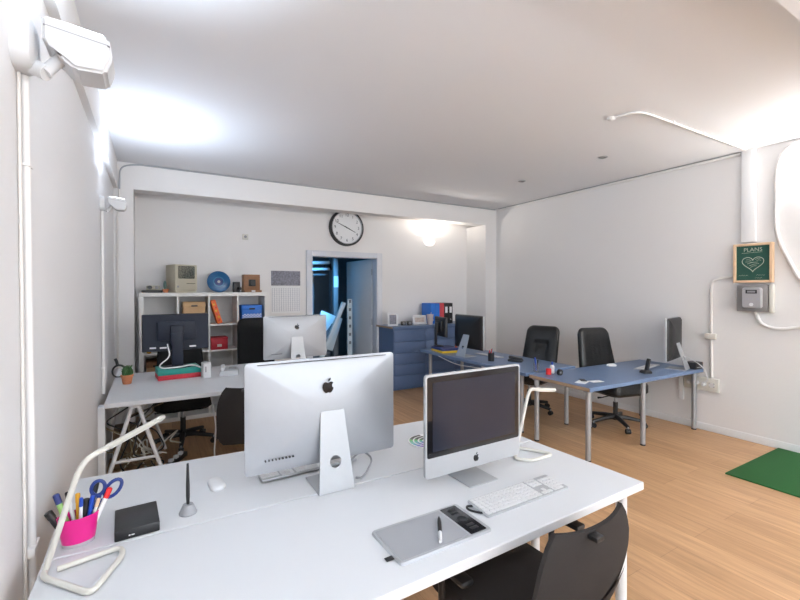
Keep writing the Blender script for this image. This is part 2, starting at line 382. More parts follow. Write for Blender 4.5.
# ------------------------------------------------------------ blue drawer cabinet
cb = thing('drawer_cabinet', 'blue painted drawer cabinet with ply-edged top beside the doorway', 'cabinet', (3.085, 5.42, 0))
CW, CD, CH = 1.70, .505, .965
body = MB(); body.box((CW/2, CD/2+.01, (CH-.03)/2+.02), (CW, CD-.02, CH-.07), BLUEC, .002); body.box((CW/2, CD/2+.03, .01+.01), (CW-.06, CD-.08, .04), BLUEC)
body.build('body', cb, smooth=False)
tp = MB(); tp.box((CW/2-.01, CD/2-.005, CH-.015), (CW+.04, CD+.01, .026), BLUET, .002); tp.box((-.031, CD/2-.005, CH-.015), (.004, CD+.01, .027), PLY); tp.box((CW/2-.01, -.0115, CH-.015), (CW+.04, .003, .022), PLY if False else BLUET)
tp.build('worktop', cb, smooth=False)
cwid = CW/3
for c in range(3):
    for r_ in range(5):
        h = (CH-.12)/5; z = .06+h*(r_+.5)
        dr = MB(); dr.box((cwid*(c+.5), .008, z), (cwid-.012, .022, h-.012), BLUEC, .003); dr.build('drawer', cb)
        # handle recess strip along the drawer's upper edge
# ------------------------------------------------------------ computers
APPLE = [(0, .62), (.10, .66), (.22, .72), (.36, .70), (.46, .60), (.39, .54), (.345, .45), (.34, .36), (.38, .26), (.48, .18), (.44, .04), (.34, -.12), (.22, -.22), (.12, -.22), (0, -.18), (-.12, -.22), (-.22, -.22), (-.34, -.12), (-.45, .06), (-.5, .28), (-.46, .50), (-.36, .66), (-.22, .72), (-.10, .67)]
LEAF = [(0, .76), (.02, .90), (.12, 1.02), (.22, 1.06), (.21, .92), (.12, .80)]
def fruit(parent, x, y, z, s, back):
    mb = MB()
    k = 1 if not back else -1      # mirrored so that it reads correctly from behind
    fn = lambda a, b, d: (x+k*a*s, y+d, z+b*s)
    mb.prism(APPLE, BLKG, fn, 0, .0015); mb.prism(LEAF, BLKG, fn, 0, .0015)
    return mb.build('logo', parent, smooth=False)
def plate_hole(mb, w0, w1, L_, hole, hr, th, m, fn):
    # trapezoid plate (u across, v along), circular hole at (0, hole)
    N = 40; out = []; inn = []
    for k in range(N):
        a = 2*PI*k/N; dx, dy = math.cos(a), math.sin(a)
        ts = []
        if dy > 1e-6: ts.append((L_-hole)/dy)
        if dy < -1e-6: ts.append(-hole/dy)
        for s in (-1, 1):   # side line: u = s*(w0+(w1-w0)*v/L)/2
            sl = (w1-w0)/L_/2; den = s*dx - sl*dy
            if den > 1e-6: ts.append((w0/2+sl*hole)/den)
        t = min(ts); out.append((dx*t, hole+dy*t)); inn.append((dx*hr, hole+dy*hr))
    for c in ((w0/2, 0), (-w0/2, 0), (w1/2, L_), (-w1/2, L_)):
        j = min(range(N), key=lambda q: (out[q][0]-c[0])**2+(out[q][1]-c[1])**2); out[j] = c
    mb.loft([[fn(u, v, 0) for u, v in inn], [fn(u, v, 0) for u, v in out], [fn(u, v, th) for u, v in out], [fn(u, v, th) for u, v in inn], [fn(u, v, 0) for u, v in inn]], m, cap=False)
def all_in_one(label, loc, rz, W, H, z0, chin, backm, bulge=.03, footw=.19, footy=(-.09, .10), sy=-.02, group=None, flat=False, ports=True, legw=(.165, .12), hole=True, stx=0):
    t = thing('desktop_computer', label, 'computer', loc, rz, 'all-in-one computers on the desks')
    out = rrect(W, H, .014, 0, z0+H/2)
    sh_ = MB()
    fn = lambda x, z, d: (x, sy+d, z)
    if backm is ALU:
        dense = []
        for k, (x, z) in enumerate(out):
            x2, z2 = out[(k+1) % len(out)]; L2 = math.hypot(x2-x, z2-z); n2 = max(1, int(L2/.03))
            for q in range(n2): dense.append((x+(x2-x)*q/n2, z+(z2-z)*q/n2))
        zc = z0+H/2; rr_s = []
        for k, d in [(.02, 0), (1, 0), (1, .004), (1, .010)]: rr_s.append([fn(x*k, zc+(z-zc)*k, d) for x, z in dense])
        for q in range(1, 25):
            k = max(.02, 1-q/24); e = (1-k)**.55; row = []
            for x, z in dense:
                a = math.atan2((z-zc)/(H/2), x/(W/2)); ex, ez = W/2*math.cos(a), H/2*math.sin(a)
                px_, pz = (x*(1-e)+ex*e)*k, ((z-zc)*(1-e)+ez*e)*k
                row.append(fn(px_, zc+pz, .012+(bulge+.006)*(1-k**2.4)))
            rr_s.append(row)
        sh_.loft(rr_s, ALU); sh_.build('body', t)
    else:
        sh_.shell(out, [(.02, 0), (1, 0), (1, .014), (.99, .018), (.02, .018)], ALU2, fn); sh_.build('body', t)
        bk = MB(); bk.shell(rrect(W-.01, H-.01, .012, 0, z0+H/2), [(.02, .0), (1, .0), (1, .004), (.975, .014), (.9, .014+bulge*.45), (.7, .014+bulge*.8), (.4, .014+bulge), (.02, .014+bulge)], backm, lambda x, z, d: (x, sy+.017+d, z))
        bk.build('back_cover', t)
    g = MB(); gh = H-chin-.008; g.shell(rrect(W-.014, gh, .008, 0, z0+chin+gh/2), [(.02, 0), (1, 0), (1, -.0015), (.02, -.0015)], BLKG, fn); g.build('glass_bezel', t)
    s_ = MB(); s_.box((0, sy-.0022, z0+chin+gh/2), (W-.014-.05, .001, gh-.045), SCREEN); s_.build('screen', t)
    fruit(t, 0, sy-.0015-.0002, z0+chin*.36, .028, False)
    if backm is ALU:
        fruit(t, 0, sy+.0185+bulge*.97, z0+H*.70, .047, True)
    # stand: foot plate and leaning leg with a round cable hole
    st = MB(); st.box((stx, (footy[0]+footy[1])/2, .003), (footw, footy[1]-footy[0], .006), ALU2, .0025)
    b0 = Vector((0, footy[1]-.004, .004)); b1_ = Vector((0, sy+.018+bulge*.8, z0+H*.50)); d = (b1_-b0); Ls = d.length; d.normalize(); nrm = Vector((0, d.z, -d.y))
    f2 = lambda u, v, dd: tuple(Vector((u+stx, 0, 0))+b0+d*v+nrm*dd)
    if hole: plate_hole(st, legw[0], legw[1], Ls, Ls*.36, .0235, .006, ALU2, f2)
    st.build('stand', t)
    if ports:
        pp = MB()
        for k in range(9): pp.box((W*.5-.07-.013*k, sy+.018+bulge*.55, z0+.055), (.004 if k < 5 else .007, .010, .005), BLK)
        pp.build('ports', t); 
        v = MB(); v.box((0, sy+.0185+bulge*.12, z0+H-.008), (W*.86, .004, .0022), BLK); v.build('vent_slot', t)
    return t
im27 = all_in_one('large silver all-in-one computer seen from behind on the nearest desks', (0.610, 1.643, DZK), R(178.5), .628, .425, .095, .075, ALU, .024, footy=(-.09, .09), sy=-.005, footw=.150, legw=(.145, .098), stx=-.018)
im20 = all_in_one('small silver all-in-one computer facing the viewer, dark glossy screen', (1.140, 1.402, DZK), R(.5), .500, .397, .073, .078, BLK, .03, footw=.15, footy=(-.095, .085), sy=-.075, ports=False, legw=(.12, .10), stx=.028)
im3 = all_in_one('silver all-in-one computer seen from behind on the white trestle table', (1.285, 4.31, DZK), R(181), .66, .437, .095, .075, ALU, .024, footy=(-.09, .09), sy=-.005)
im4 = all_in_one('black-backed silver all-in-one computer near the pen pot on the far blue table', (3.49, 4.25, BZ), R(90), .56, .44, .09, .08, BLK, .03, footy=(-.09, .10), sy=-.06, ports=False, legw=(.17, .11))
im5 = all_in_one('black-backed all-in-one computer seen edge-on near the right wall', (4.868, 2.40, BZ), R(192), .47, .46, .09, .08, BLK, .03, footy=(-.09, .10), sy=-.05, ports=False, legw=(.16, .11))

def monitor(label, loc, rz, W, H, zb, backm, footw=.24):
    t = thing('monitor', label, 'monitor', loc, rz)
    p = MB(); p.shell(rrect(W, H, .008, 0, zb+H/2), [(.02, 0), (1, 0), (1, .02), (.97, .035), (.02, .035)], backm, lambda x, z, d: (x, d-.02, z)); p.build('housing', t)
    s_ = MB(); s_.box((0, -.0205, zb+H/2), (W-.035, .001, H-.035), SCREEN); s_.build('screen', t)
    b = MB(); b.box((0, .03, zb+H*.55), (W*.58, .03, H*.52), backm, .006); b.box((0, .06, zb+H*.45), (W*.2, .04, H*.5), backm, .008); b.build('rear_hump', t)
    st = MB(); st.box((0, .075, (zb+H*.5)/2+.01), (W*.17, .02, zb+H*.5-.02), backm, .005); st.lathe([(footw/2, 0), (footw/2, .006), (footw/2*.9, .012), (.03, .018)], backm, (0, .03, 0), 28, 1.1, .75); st.build('stand', t)
    return t
m1 = monitor('black flat monitor seen from behind, standing on teal and red binders', (.195, 4.40, .72+.092), R(183), .545, .335, .15, NAVYP)
pl = MB()
for x, w_ in ((.19, .05), (.11, .055), (-.13, .055)): pl.box((x, .0165 if abs(x) > .15 else .0455, .185), (w_, .002, .014), PAPER)
pl.build('sticker', m1, label='white paper stickers and ports')
m2 = monitor('slim black monitor nearly edge-on, standing on blue and yellow boxes', (3.50, 4.82, BZ+.062), R(76), .40, .27, .14, BLK, .18)

# white cable at the monitor
cable = lambda pts, r, m, name, label, rnd=.05: tag(MB().tube(pts, r, m, 6, rnd).build(name), label, 'cable')
cable([(.12, 4.32, 1.03), (.12, 4.25, 1.02), (.14, 4.22, .93), (.05, 4.24, .86), (.07, 4.26, .825), (.22, 4.27, .825), (.32, 4.28, .84), (.40, 4.24, .80)], .006, PAPER, 'video_cable', 'thick white cable looping from the black monitor to the white box')

# keyboards
def keyboard(label, loc, rz, full=True, sep=False):
    t = thing('keyboard', label, 'keyboard', loc, rz, 'keyboards on the desks')
    b = MB(); b.shell(rrect(.43, .114, .006), [(.02, 0), (1, 0), (1, .005), (.99, .007), (.02, .007)], ALU2, lambda x, y, d: (x, y, d+ (y+.057)*.06)); b.build('case', t)
    rows = [(.047, .010, 15), (.031, .016, 14), (.0125, .016, 14), (-.006, .016, 13), (-.0245, .016, 12), (-.043, .016, 8)]
    km = {}
    def key(x, y, w_, h_):
        kk = (round(w_, 4), round(h_, 4))
        if sep:
            if kk not in km:
                kb_ = MB(); kb_.box((0, 0, .002), (w_, h_, .004), PLASTW, .001, seg=1); o = kb_.build('key', t); km[kk] = o.data
            else:
                o = bpy.data.objects.new('key', km[kk]); COL.objects.link(o); o.parent = t
            o.location = (x, y, .0065+(y+.057)*.06)
        else: big.box((x, y, .0085+(y+.057)*.06), (w_, h_, .004), PLASTW)
    big = MB() if not sep else None
    for y, h_, n in rows:
        W_ = .278; 
        if n == 8:
            ws = [.017]*3+[.10]+[.022]*4
            s = sum(ws)+.003*7; x = -.209; k_ = W_/s
            for ww in ws: key(x+ww*k_/2, y, ww*k_, h_); x += (ww+.003)*k_
            continue
        p = W_/n
        for k in range(n): key(-.209+p*(k+.5), y, p-.0028, h_)
    for y, h_, n in rows:
        if n in (15, 14) and y > 0: 
            for k in range(3): key(.0865+.018*k, y, .0155, h_)
    for k in range(3): key(.0865+.018*k, -.043, .0155, .0155)
    key(.1045, -.0245, .0155, .0155)
    ys = [.031, .0125, -.006, -.0245, -.043]
    for y in ys:
        for k in range(4):
            if y == ys[-1] and k == 3: continue
            key(.1475+.0185*k, y, .0158, .0158)
    if not sep: big.build('keys', t)
    return t
kb1 = keyboard('white full-size keyboard with number pad on the foreground desk', (1.218, 1.163, DZK), R(.5), sep=True)
kb2 = keyboard('white keyboard half hidden below the large silver computer', (.60, 1.835, DZK), R(181))
kb3 = keyboard('white keyboard on the far blue table beside the black-backed computer', (3.74, 4.10, BZ), R(90))
kb4 = keyboard('white keyboard on the right-hand blue table behind the cordless phone', (4.66, 2.60, BZ), R(190))
cable([(1.010, 1.185, DZK+.006), (.985, 1.20, DZK+.006), (.975, 1.18, DZK+.005), (.99, 1.15, DZK+.005), (1.01, 1.13, DZK+.004)], .004, BLK, 'usb_cable', 'short black and white cable loop beside the front keyboard', .02)
cable([(.60, 1.60, DZK+.06), (.68, 1.58, DZK+.09), (.80, 1.70, DZK+.085), (.84, 1.66, DZK+.05), (.76, 1.60, DZK+.006), (.735, 1.62, DZK+.006)], .0045, GREYPL, 'power_cable', 'grey power cord hanging behind the large silver computer', .04)

# graphics tablet
gt = thing('graphics_tablet', 'silver graphics tablet with black button strip on the foreground desk', 'graphics tablet', (.787, 1.134, DZK), R(.3))
g = MB(); g.shell(rrect(.352, .192, .012), [(.02, 0), (1, 0), (1, .005), (.985, .0085), (.02, .0085)], ALU2, lambda x, y, d: (x, y, d)); g.build('case', gt)
MB().shell(rrect(.252, .170, .004, -.040), [(.02, 0), (1, 0), (1, .0008), (.02, .0008)], TABS, lambda x, y, d: (x, y, d+.0085)).build('drawing_surface', gt)
MB().shell(rrect(.066, .172, .004, .127), [(.02, 0), (1, 0), (1, .0012), (.02, .0012)], BLKG, lambda x, y, d: (x, y, d+.0085)).build('button_panel', gt)
for y in (-.06, -.04, .04, .06): MB().box((.127, y, .0102), (.03, .014, .0014), BLK, .0005).build('button', gt)
MB().lathe([(.018, 0), (.018, .0014), (.014, .0018), (.012, .001)], BLK, (.127, 0, .0095)).build('touch_ring', gt)
MB().box((-.186, -.050, .003), (.03, .018, .003), BLK, .001).build('fabric_tag', gt, label='small black fabric tag')
st = thing('stylus', 'black and white stylus lying on the graphics tablet', 'stylus', (.805, 1.116, DZK+.0093+.006), math.atan2(.127, .085))
s_ = MB(); s_.tube([(-.07, 0, 0), (-.02, 0, 0)], lambda t: .0055+.0012*t, PLASTW, 12); s_.build('barrel_end', st)
s_ = MB(); s_.tube([(-.02, 0, 0), (.035, 0, 0), (.06, 0, 0), (.076, 0, 0)], lambda t: .0066 if t < .5 else .0066-.010*(t-.5), BLK, 12); s_.build('grip', st)

# stylus in its stand
ps = thing('pen_stand', 'grey conical pen stand holding an upright stylus on the white desk', 'pen stand', (.107, 1.678, DZK))
MB().lathe([(.029, 0), (.030, .003), (.024, .016), (.017, .032), (.009, .033)], GREYPL, (0, 0, 0), 28).build('base', ps)
ob_ = tag(MB().tube([(0, 0, .031), (0, 0, .06), (0, 0, .10), (0, 0, .15), (0, 0, .178)], lambda t: (.005 if t < .2 else .0065) if t < .6 else .0055-.004*(t-.6), BLK, 12).build('stylus'), 'dark stylus pen standing upright in the grey conical stand', 'stylus')
ob_.location = (.107, 1.678, DZK)
# hard disk
hd = thing('external_drive', 'flat black external drive box next to the pink pen cup', 'hard drive', (-.048, 1.682, DZK), R(3))
MB().box((0, 0, .016), (.125, .165, .032), BLK, .003).build('case', hd)
e_ = MB(); e_.box((-.022, -.0829, .012), (.005, .0006, .004), PAPER); e_.box((-.013, -.0829, .012), (.009, .0006, .003), PAPER); e_.build('emblem', hd)
# mouse
def mouse(label, loc, rz):
    t = thing('mouse', label, 'mouse', loc, rz, 'white mice on the desks')
    MB().shell(rrect(.058, .108, .027, n=6), [(.02, 0), (.96, 0), (1, .006), (.97, .013), (.85, .019), (.55, .0235), (.02, .025)], PLASTW, lambda x, y, d: (x, y, d)).build('shell', t)
    MB().shell(rrect(.05, .10, .022, n=6), [(.02, 0), (1, 0), (1, .003), (.02, .003)], ALU2, lambda x, y, d: (x, y, d)).build('base', t)
mouse('white mouse on the desk between pen stand and large silver computer', (.222, 1.85, DZK), R(5))
mouse('white mouse on the right-hand blue table near the leather chair', (4.42, 2.86, BZ), R(60))

# pink pen cup
pc = thing('pen_cup', 'magenta oval pen cup with clear base at the desk edge', 'pen cup', (-.203, 1.655, DZK), R(12))
sx, sy_ = 1.0, .72
MB().lathe([(.043, .012), (.048, .045), (.055, .092), (.0525, .092), (.046, .05), (.040, .016), (.001, .016)], PINK, (0, 0, 0), 36, sx, sy_).build('cup_wall', pc)
MB().lathe([(.040, 0), (.042, .002), (.0425, .012), (.001, .012)], CLEAR, (0, 0, 0), 36, sx, sy_).build('base', pc, label='clear plastic base')
def pen(label, dx, dy, top, lean, r, body_m, cap_m, name='pen', rb=.02):
    top -= .026
    # stands in the cup: bottom near the cup floor, top beyond the rim
    b0 = Vector((-.203+dx*.45, 1.655+dy*.45, DZK+rb)); d = Vector((lean[0], lean[1], 1)).normalized(); e = b0+d*top
    t = thing(name, label, 'pen', tuple(b0), 0, 'pens in the pink cup'); z = e-b0
    MB().tube([(0, 0, 0), tuple(z*.55), tuple(z*.78)], r, body_m, 10).build('barrel', t)
    MB().tube([tuple(z*.78), tuple(z*.98), tuple(z)], lambda q: r*1.12 if q < .9 else r*.7, cap_m, 10).build('cap', t)
pen('thick black marker leaning over the left rim of the pink cup', -.06, 0, .135, (-.50, .0), .010, BLK, BLK, 'marker')
pen('white and green felt pen with navy cap at left in the pink cup', -.04, .02, .172, (-.30, .10), .008, GRNP, NAVY, 'marker')
pen('pale pen with dark tip leaning left in the pink cup', -.01, .03, .165, (-.22, .20), .006, PAPER, BLK)
pen('amber pen upright in the pink cup', 0, .02, .155, (-.04, .15), .006, YELP, YELP)
pen('black marker upright in the middle of the pink cup', .02, .0, .140, (.10, .05), .009, BLK, BLK, 'marker')
pen('white ballpoint pen with blue cap in the pink cup', .01, -.02, .150, (.03, .02), .005, PAPER, BLUEI)
pen('bright blue pen in the right half of the pink cup', .04, -.01, .150, (.16, .0), .006, BLUEI, BLUEI)
pen('tall black marker behind the scissors in the pink cup', .03, .03, .178, (.20, .25), .008, BLK, BLK, 'marker')
pen('red capped marker at the right rim of the pink cup', .06, 0, .170, (.42, .05), .0075, PAPER, REDP, 'marker')
pen('beige pencil with wooden tip at the right of the pink cup', .05, -.02, .140, (.28, .05), .005, CREAM, PINE, 'pencil')
sc = thing('scissors', 'scissors with navy blue handles upright in the pink cup', 'scissors', (-.205, 1.665, DZK-.006+.006), R(0))
def ring(cx, cz, rx, rz_, ang, yy):
    pts = []
    for k in range(20):
        a = 2*PI*k/20; x = rx*math.cos(a); z = rz_*math.sin(a); pts.append((cx+x*math.cos(ang)-z*math.sin(ang), yy, cz+x*math.sin(ang)+z*math.cos(ang)))
    return pts
h1 = MB(); h1.tube(ring(.052, .158, .018, .023, R(-8), .0), .0055, SCIS, 8, closed=True); h1.tube([(.055, 0, .135), (.052, 0, .12), (.042, 0, .095)], .007, SCIS, 8); h1.build('handle', sc)
h2 = MB(); h2.tube(ring(.092, .146, .018, .031, R(-38), .004), .0055, SCIS, 8, closed=True); h2.tube([(.073, .004, .121), (.060, .004, .108), (.042, .004, .090)], .008, SCIS, 8); h2.build('handle', sc)
bl = MB(); bl.box((.02, .001, .045), (.014, .0015, .10), CHROME, .0005, Matrix.Rotation(R(18), 4, 'Y')); bl.build('blade', sc)

# LED tube lamps
def led_lamp(label, loc, base, elbow, end):
    t = thing('desk_lamp', label, 'lamp', loc, 0, 'bent tube desk lamps')
    L_ = [Vector(p)-Vector(loc) for p in base]
    MB().tube([tuple(p) for p in L_[:-1]] + [tuple(L_[-1])], .0080, CREAM, 10, .03).build('base_loop', t)
    b0 = L_[0]; e = Vector(elbow)-Vector(loc); f = Vector(end)-Vector(loc)
    MB().tube([tuple(b0), tuple(e), tuple(e.lerp(f, .25))], .0080, CREAM, 10, .06).build('arm', t)
    hd_ = MB(); p0 = e.lerp(f, .25); hd_.tube([tuple(p0), tuple(f)], .0095, CREAM, 10); hd_.build('lamp_head', t)
    st_ = MB(); n = (f-p0).normalized(); st_.tube([tuple(p0+n*.02-Vector((0, 0, .0065))), tuple(f-n*.01-Vector((0, 0, .0065)))], .005, PAPER, 8); st_.build('light_strip', t)
led_lamp('off-white bent tube lamp at left with triangular loop base', (-.24, 1.50, DZK), [(-.262, 1.520, .729), (-.262, 1.488, .729), (-.14, 1.345, .729), (-.077, 1.50, .729), (-.088, 1.545, .729), (-.235, 1.512, .729)], (-.175, 1.49, 1.03), (.035, 1.87, 1.025))
led_lamp('white bent tube lamp behind the small silver computer', (1.56, 1.45, DZK), [(1.585, 1.53, .729), (1.45, 1.415, .729), (1.50, 1.36, .729), (1.645, 1.36, .729), (1.62, 1.42, .729), (1.57, 1.50, .729)], (1.625, 1.49, 1.018), (1.90, 1.56, .965))

# colour fan
cf = thing('colour_swatch_fan', 'round fan of colour swatches lying behind the small silver computer', 'colour chart', (1.245, 1.83, DZK), R(150))
MB().lathe([(.001, 0), (.105, 0), (.105, .004), (.001, .004)], PAPER, (0, 0, 0), 40).build('card', cf)
import colorsys
for rr, (r0, r1) in enumerate(((.030, .046), (.055, .072), (.080, .097))):
    for k in range(11):
        h_ = k/11; c_ = colorsys.hsv_to_rgb((h_*.9+.0) % 1, .7 if k > 3 else .3, .06 if k < 4 else .5)
        mm = mat('swatch_%d' % k, c_, .5, var=.02) if rr == 0 else bpy.data.materials['swatch_%d' % k]
        a0 = R(-75+k*14+rr*5); a1 = a0+R(12)
        pts = [(r0*math.cos(a0), r0*math.sin(a0)), (r1*math.cos(a0), r1*math.sin(a0)), (r1*math.cos((a0+a1)/2), r1*math.sin((a0+a1)/2)), (r1*math.cos(a1), r1*math.sin(a1)), (r0*math.cos(a1), r0*math.sin(a1))]
        MB().prism(pts, mm, lambda x, y, d: (x, y, .004+d), 0, .0006).build('swatch', cf, smooth=False)

# ------------------------------------------------------------ chairs
def star_base(t, m, col_top, r=.29, tm=None, rot0=.3, lr=.022):
    hub = MB(); hub.cyl((0, 0, .065), (0, 0, .12), .035, m, .028); hub.cyl((0, 0, .12), (0, 0, .26), .025, m); hub.cyl((0, 0, .26), (0, 0, col_top), .014, STEEL); hub.build('column', t)
    for k in range(5):
        a = rot0+2*PI*k/5; c, s = math.cos(a), math.sin(a)
        lg = MB(); pts = [(c*.02, s*.02, .10), (c*.12, s*.12, .095), (c*r, s*r, .070)]
        lg.tube(pts, lambda q: lr*(1-.4*q), tm or m, 8); o = lg.build('leg', t)
        cs = MB(); cs.cyl((c*r, s*r, .05), (c*r, s*r, .075), .008, STEEL)
        n = Vector((-s, c, 0)); p = Vector((c*r*1.0, s*r*1.0, .026))
        for sg in (-1, 1): cs.cyl(tuple(p+n*sg*.006), tuple(p+n*sg*.022), .026, BLK)
        cs.box((p.x, p.y, .045), (.03, .03, .02), BLK, .005); cs.build('caster', o)
def leather_chair(label, loc, rz, wb_=.47, wt_=.40, z0=.50, z1=1.07, m=LEATH, fold=False, name='office_chair', group=None, rot0=.3, lean=.10, arms=False, back_y=-.26):
    t = thing(name, label, 'chair', loc, rz, 'black swivel chairs')         # faces local +Y
    star_base(t, BLK, .345, rot0=rot0, lr=.030)
    MB().box((0, 0, .357), (.20, .24, .03), BLK, .008).build('mechanism', t)
    lv = MB(); lv.tube([(.08, .02, .345), (.22, .03, .335), (.27, .03, .337)], lambda q: .006 if q < .8 else .012, BLK, 8); lv.build('lever', t)
    st_ = MB(); st_.shell(rrect(.50, .48, .09, 0, 0, 6), [(.02, .37), (.88, .372), (1, .40), (1, .47), (.95, .505), (.8, .518), (.5, .512), (.02, .508)], m, lambda x, y, d: (x, y+.01, d + (.01 if y < -.15 else 0))); st_.build('seat', t)
    H = z1-z0
    def fn(x, z, d):
        v = (z-z0)/H; y = back_y-lean*v + .16*x*x*1.6 + d
        if m is LEATH:
            if fold: y -= .030*math.exp(-((v-.62+ .9*x*x)/.05)**2)*(1 if d > .01 else 0)
            else: y -= .004*math.sin(x*90)*(1 if d > .01 else 0)*(1-v)
        return (x, y, z)
    rg = [(.02, -.035), (.6, -.035), (.95, -.03), (1, -.012), (1, .012), (.96, .03), (.9, .038), (.8, .043), (.7, .045), (.6, .045), (.5, .045), (.4, .045), (.3, .045), (.2, .045), (.1, .045), (.02, .045)]
    bk = MB(); bk.shell(rrect(wb_, H, .085, 0, z0+H/2, 8, wt_), rg, m, fn); bk.build('backrest', t)
    br = MB(); br.tube([(0, -.08, .36), (0, back_y-.05, .38), (0, back_y-.05, z0+.25)], .02, BLK, 8, .06); br.build('back_support', t)
    if arms:
        for s in (-1, 1):
            MB().tube([(s*.24, .05, .44), (s*.29, .08, .50), (s*.29, .05, .64), (s*.29, -.12, .65)], .014, BLK, 8, .05).build('armrest', t)
    return t
leather_chair('black leather office chair with head fold behind the far blue table', (4.08, 3.74, 0), R(108), .47, .44, .42, 1.03, fold=True, rot0=.5, lean=.20)
leather_chair('black leather office chair tucked under the right-hand blue table', (4.45, 2.83, 0), R(168), .50, .43, .50, 1.06, rot0=1.2)
leather_chair('black swivel chair behind the black monitor, base showing under the white table', (.26, 4.68, 0), R(180), .46, .42, .50, .99, m=MESHF, rot0=.2, arms=True, back_y=-.34)
leather_chair('tall black mesh chair in front of the shelf beside the silver computer', (1.08, 4.92, 0), R(183), .43, .42, .50, 1.185, m=MESHF, rot0=.9, back_y=-.26, lean=.04)
def fabric_chair(label, loc, rz, rot0=.3, arms=True):
    t = thing('task_chair', label, 'chair', loc, rz, 'charcoal fabric chairs')
    star_base(t, BLK, .38, r=.28, rot0=rot0)
    MB().box((0, 0, .375), (.20, .26, .035), BLK, .008).build('mechanism', t)
    MB().shell(rrect(.47, .46, .10, 0, 0, 6), [(.02, .39), (.9, .392), (1, .405), (1, .43), (.95, .448), (.8, .455), (.02, .450)], GREYF, lambda x, y, d: (x, y+.03, d)).build('seat', t)
    prof = [(0, .375), (.08, .43), (.25, .46), (.45, .465), (.65, .46), (.80, .44), (.92, .395), (1, .335)]
    def hw(v):
        for (a, wa), (b, wb2) in zip(prof, prof[1:]):
            if v <= b: return (wa+(wb2-wa)*(v-a)/(b-a))/2
        return prof[-1][1]/2
    def pt(u, v, d):
        z = .375+.435*v + (.009*u*u*max(0, (v-.8)/.2)); x = u*hw(v)
        y = -.235-.05*math.sin(v*PI*.9)*.6-.095*v+.020*u*u+.012*abs(u)**3+d
        return (x, y, z)
    bk = MB(); n, mm_ = 14, 14
    ringf = lambda d: [pt(-1+2*k/n, 0, d) for k in range(n)]+[pt(1, j/mm_, d) for j in range(mm_)]+[pt(1-2*k/n, 1, d) for k in range(n)]+[pt(-1, 1-j/mm_, d) for j in range(mm_)]
    bk.grid(n, mm_, lambda a, b: pt(-1+2*a, b, 0), GREYF); bk.grid(n, mm_, lambda a, b: pt(-1+2*a, b, .014), GREYF)
    bk.loft([ringf(0), ringf(.014)], GREYF, cap=False); bmesh.ops.remove_doubles(bk.bm, verts=bk.bm.verts, dist=.0004)
    bk.build('backrest', t)
    # outer lumbar shell with curved upper edge
    ls = MB(); ls.grid(12, 8, lambda a, b: Vector(pt((-1+2*a)*.93, .03+b*(.30+.0+.16*(2*a-1)**2), -.006)), BLK if False else GREYF)
    ls.grid(12, 8, lambda a, b: Vector(pt((-1+2*a)*.96, .02+b*(.32+.16*(2*a-1)**2), 0.0)), GREYF); ls.build('lumbar_shell', t)
    MB().box((-.045, -.353, .798), (.035, .03, .014), BLK, .002).build('label_tab', t)
    MB().tube([(0, -.08, .375), (0, -.285, .38), (0, -.275, .52)], .018, BLK, 8, .05).build('back_support', t)
    for s in (-1, 1) if arms else ():
        ar = MB(); ar.tube([(s*.16, .06, .385), (s*.285, .06, .40), (s*.29, .06, .56), (s*.29, .10, .58)], .012, BLK, 8, .03)
        ar.box((s*.29, .03, .59), (.05, .22, .022), BLK, .009); ar.build('armrest', t)
    return t
fabric_chair('charcoal fabric task chair in the foreground, back to the viewer', (1.138, 1.115, 0), R(2))
fabric_chair('charcoal fabric task chair at the near side of the white trestle table', (.66, 3.50, 0.0), R(-8), .1, arms=False)

# ------------------------------------------------------------ objects on the white trestle table
def binder(name, label, loc, size, m, rz=0, group=None, rotm=None, lab=True, cat='binder'):
    t = thing(name, label, cat, loc, rz, group)
    if rotm is not None: t.rotation_euler = rotm
    o = MB().box((0, 0, size[2]/2), size, m, .003).build('cover', t)
    MB().box((0, .004, size[2]/2), (size[0]*.8, size[1], size[2]*.94), PAPER).build('pages', t)
    return t
binder('binder', 'red binder lying under the teal one beneath the black monitor', (.205, 4.385, DZK), (.345, .25, .042), REDC, R(5))
binder('binder', 'teal binder lying on the red one beneath the black monitor', (.205, 4.385, DZK+.042), (.345, .25, .05), TEAL, R(5))
pt_ = thing('potted_cactus', 'small green cactus in a terracotta pot on the white trestle table', 'plant', (-.185, 4.27, DZK))
MB().lathe([(.030, 0), (.032, .002), (.043, .062), (.047, .062), (.048, .078), (.043, .078), (.040, .066), (.001, .066)], TERR).build('pot', pt_)
MB().lathe([(.039, .064), (.030, .069), (.001, .070)], SOIL).build('soil', pt_)
ct = MB()
for x, y, h_, r_ in ((0, 0, .085, .019), (-.024, .006, .065, .014), (.024, -.004, .075, .014), (.012, .018, .06, .012), (-.012, -.018, .05, .013), (.036, .006, .05, .010)):
    ct.sphere((x, y, .068+h_/2), 1, GREEN, 14, (r_, r_, h_/2+.006))
for k in range(60):
    a = random.random()*2*PI; z = .08+random.random()*.075; rr = .03*random.random()+.008
    ct.cyl((rr*math.cos(a), rr*math.sin(a), z), (rr*1.4*math.cos(a), rr*1.4*math.sin(a), z+.012), .003, GREEN, .0005, 5)
ct.build('cactus_stems', pt_)
rt = thing('router_box', 'white upright box beside the teal binder', 'router', (.425, 4.22, DZK), R(5))
MB().box((0, 0, .068), (.065, .10, .136), PLASTW, .006).build('case', rt); MB().box((-.012, -.051, .08), (.01, .002, .05), GREYPL).build('vent', rt)
ph = thing('telephone', 'silver white desk telephone on the white trestle table', 'telephone', (.63, 4.27, DZK), R(-10))
MB().shell(rrect(.17, .19, .02), [(.02, 0), (1, 0), (1, .02), (.92, .045), (.5, .055), (.02, .055)], ALU2, lambda x, y, d: (x, y, d)).build('body', ph)
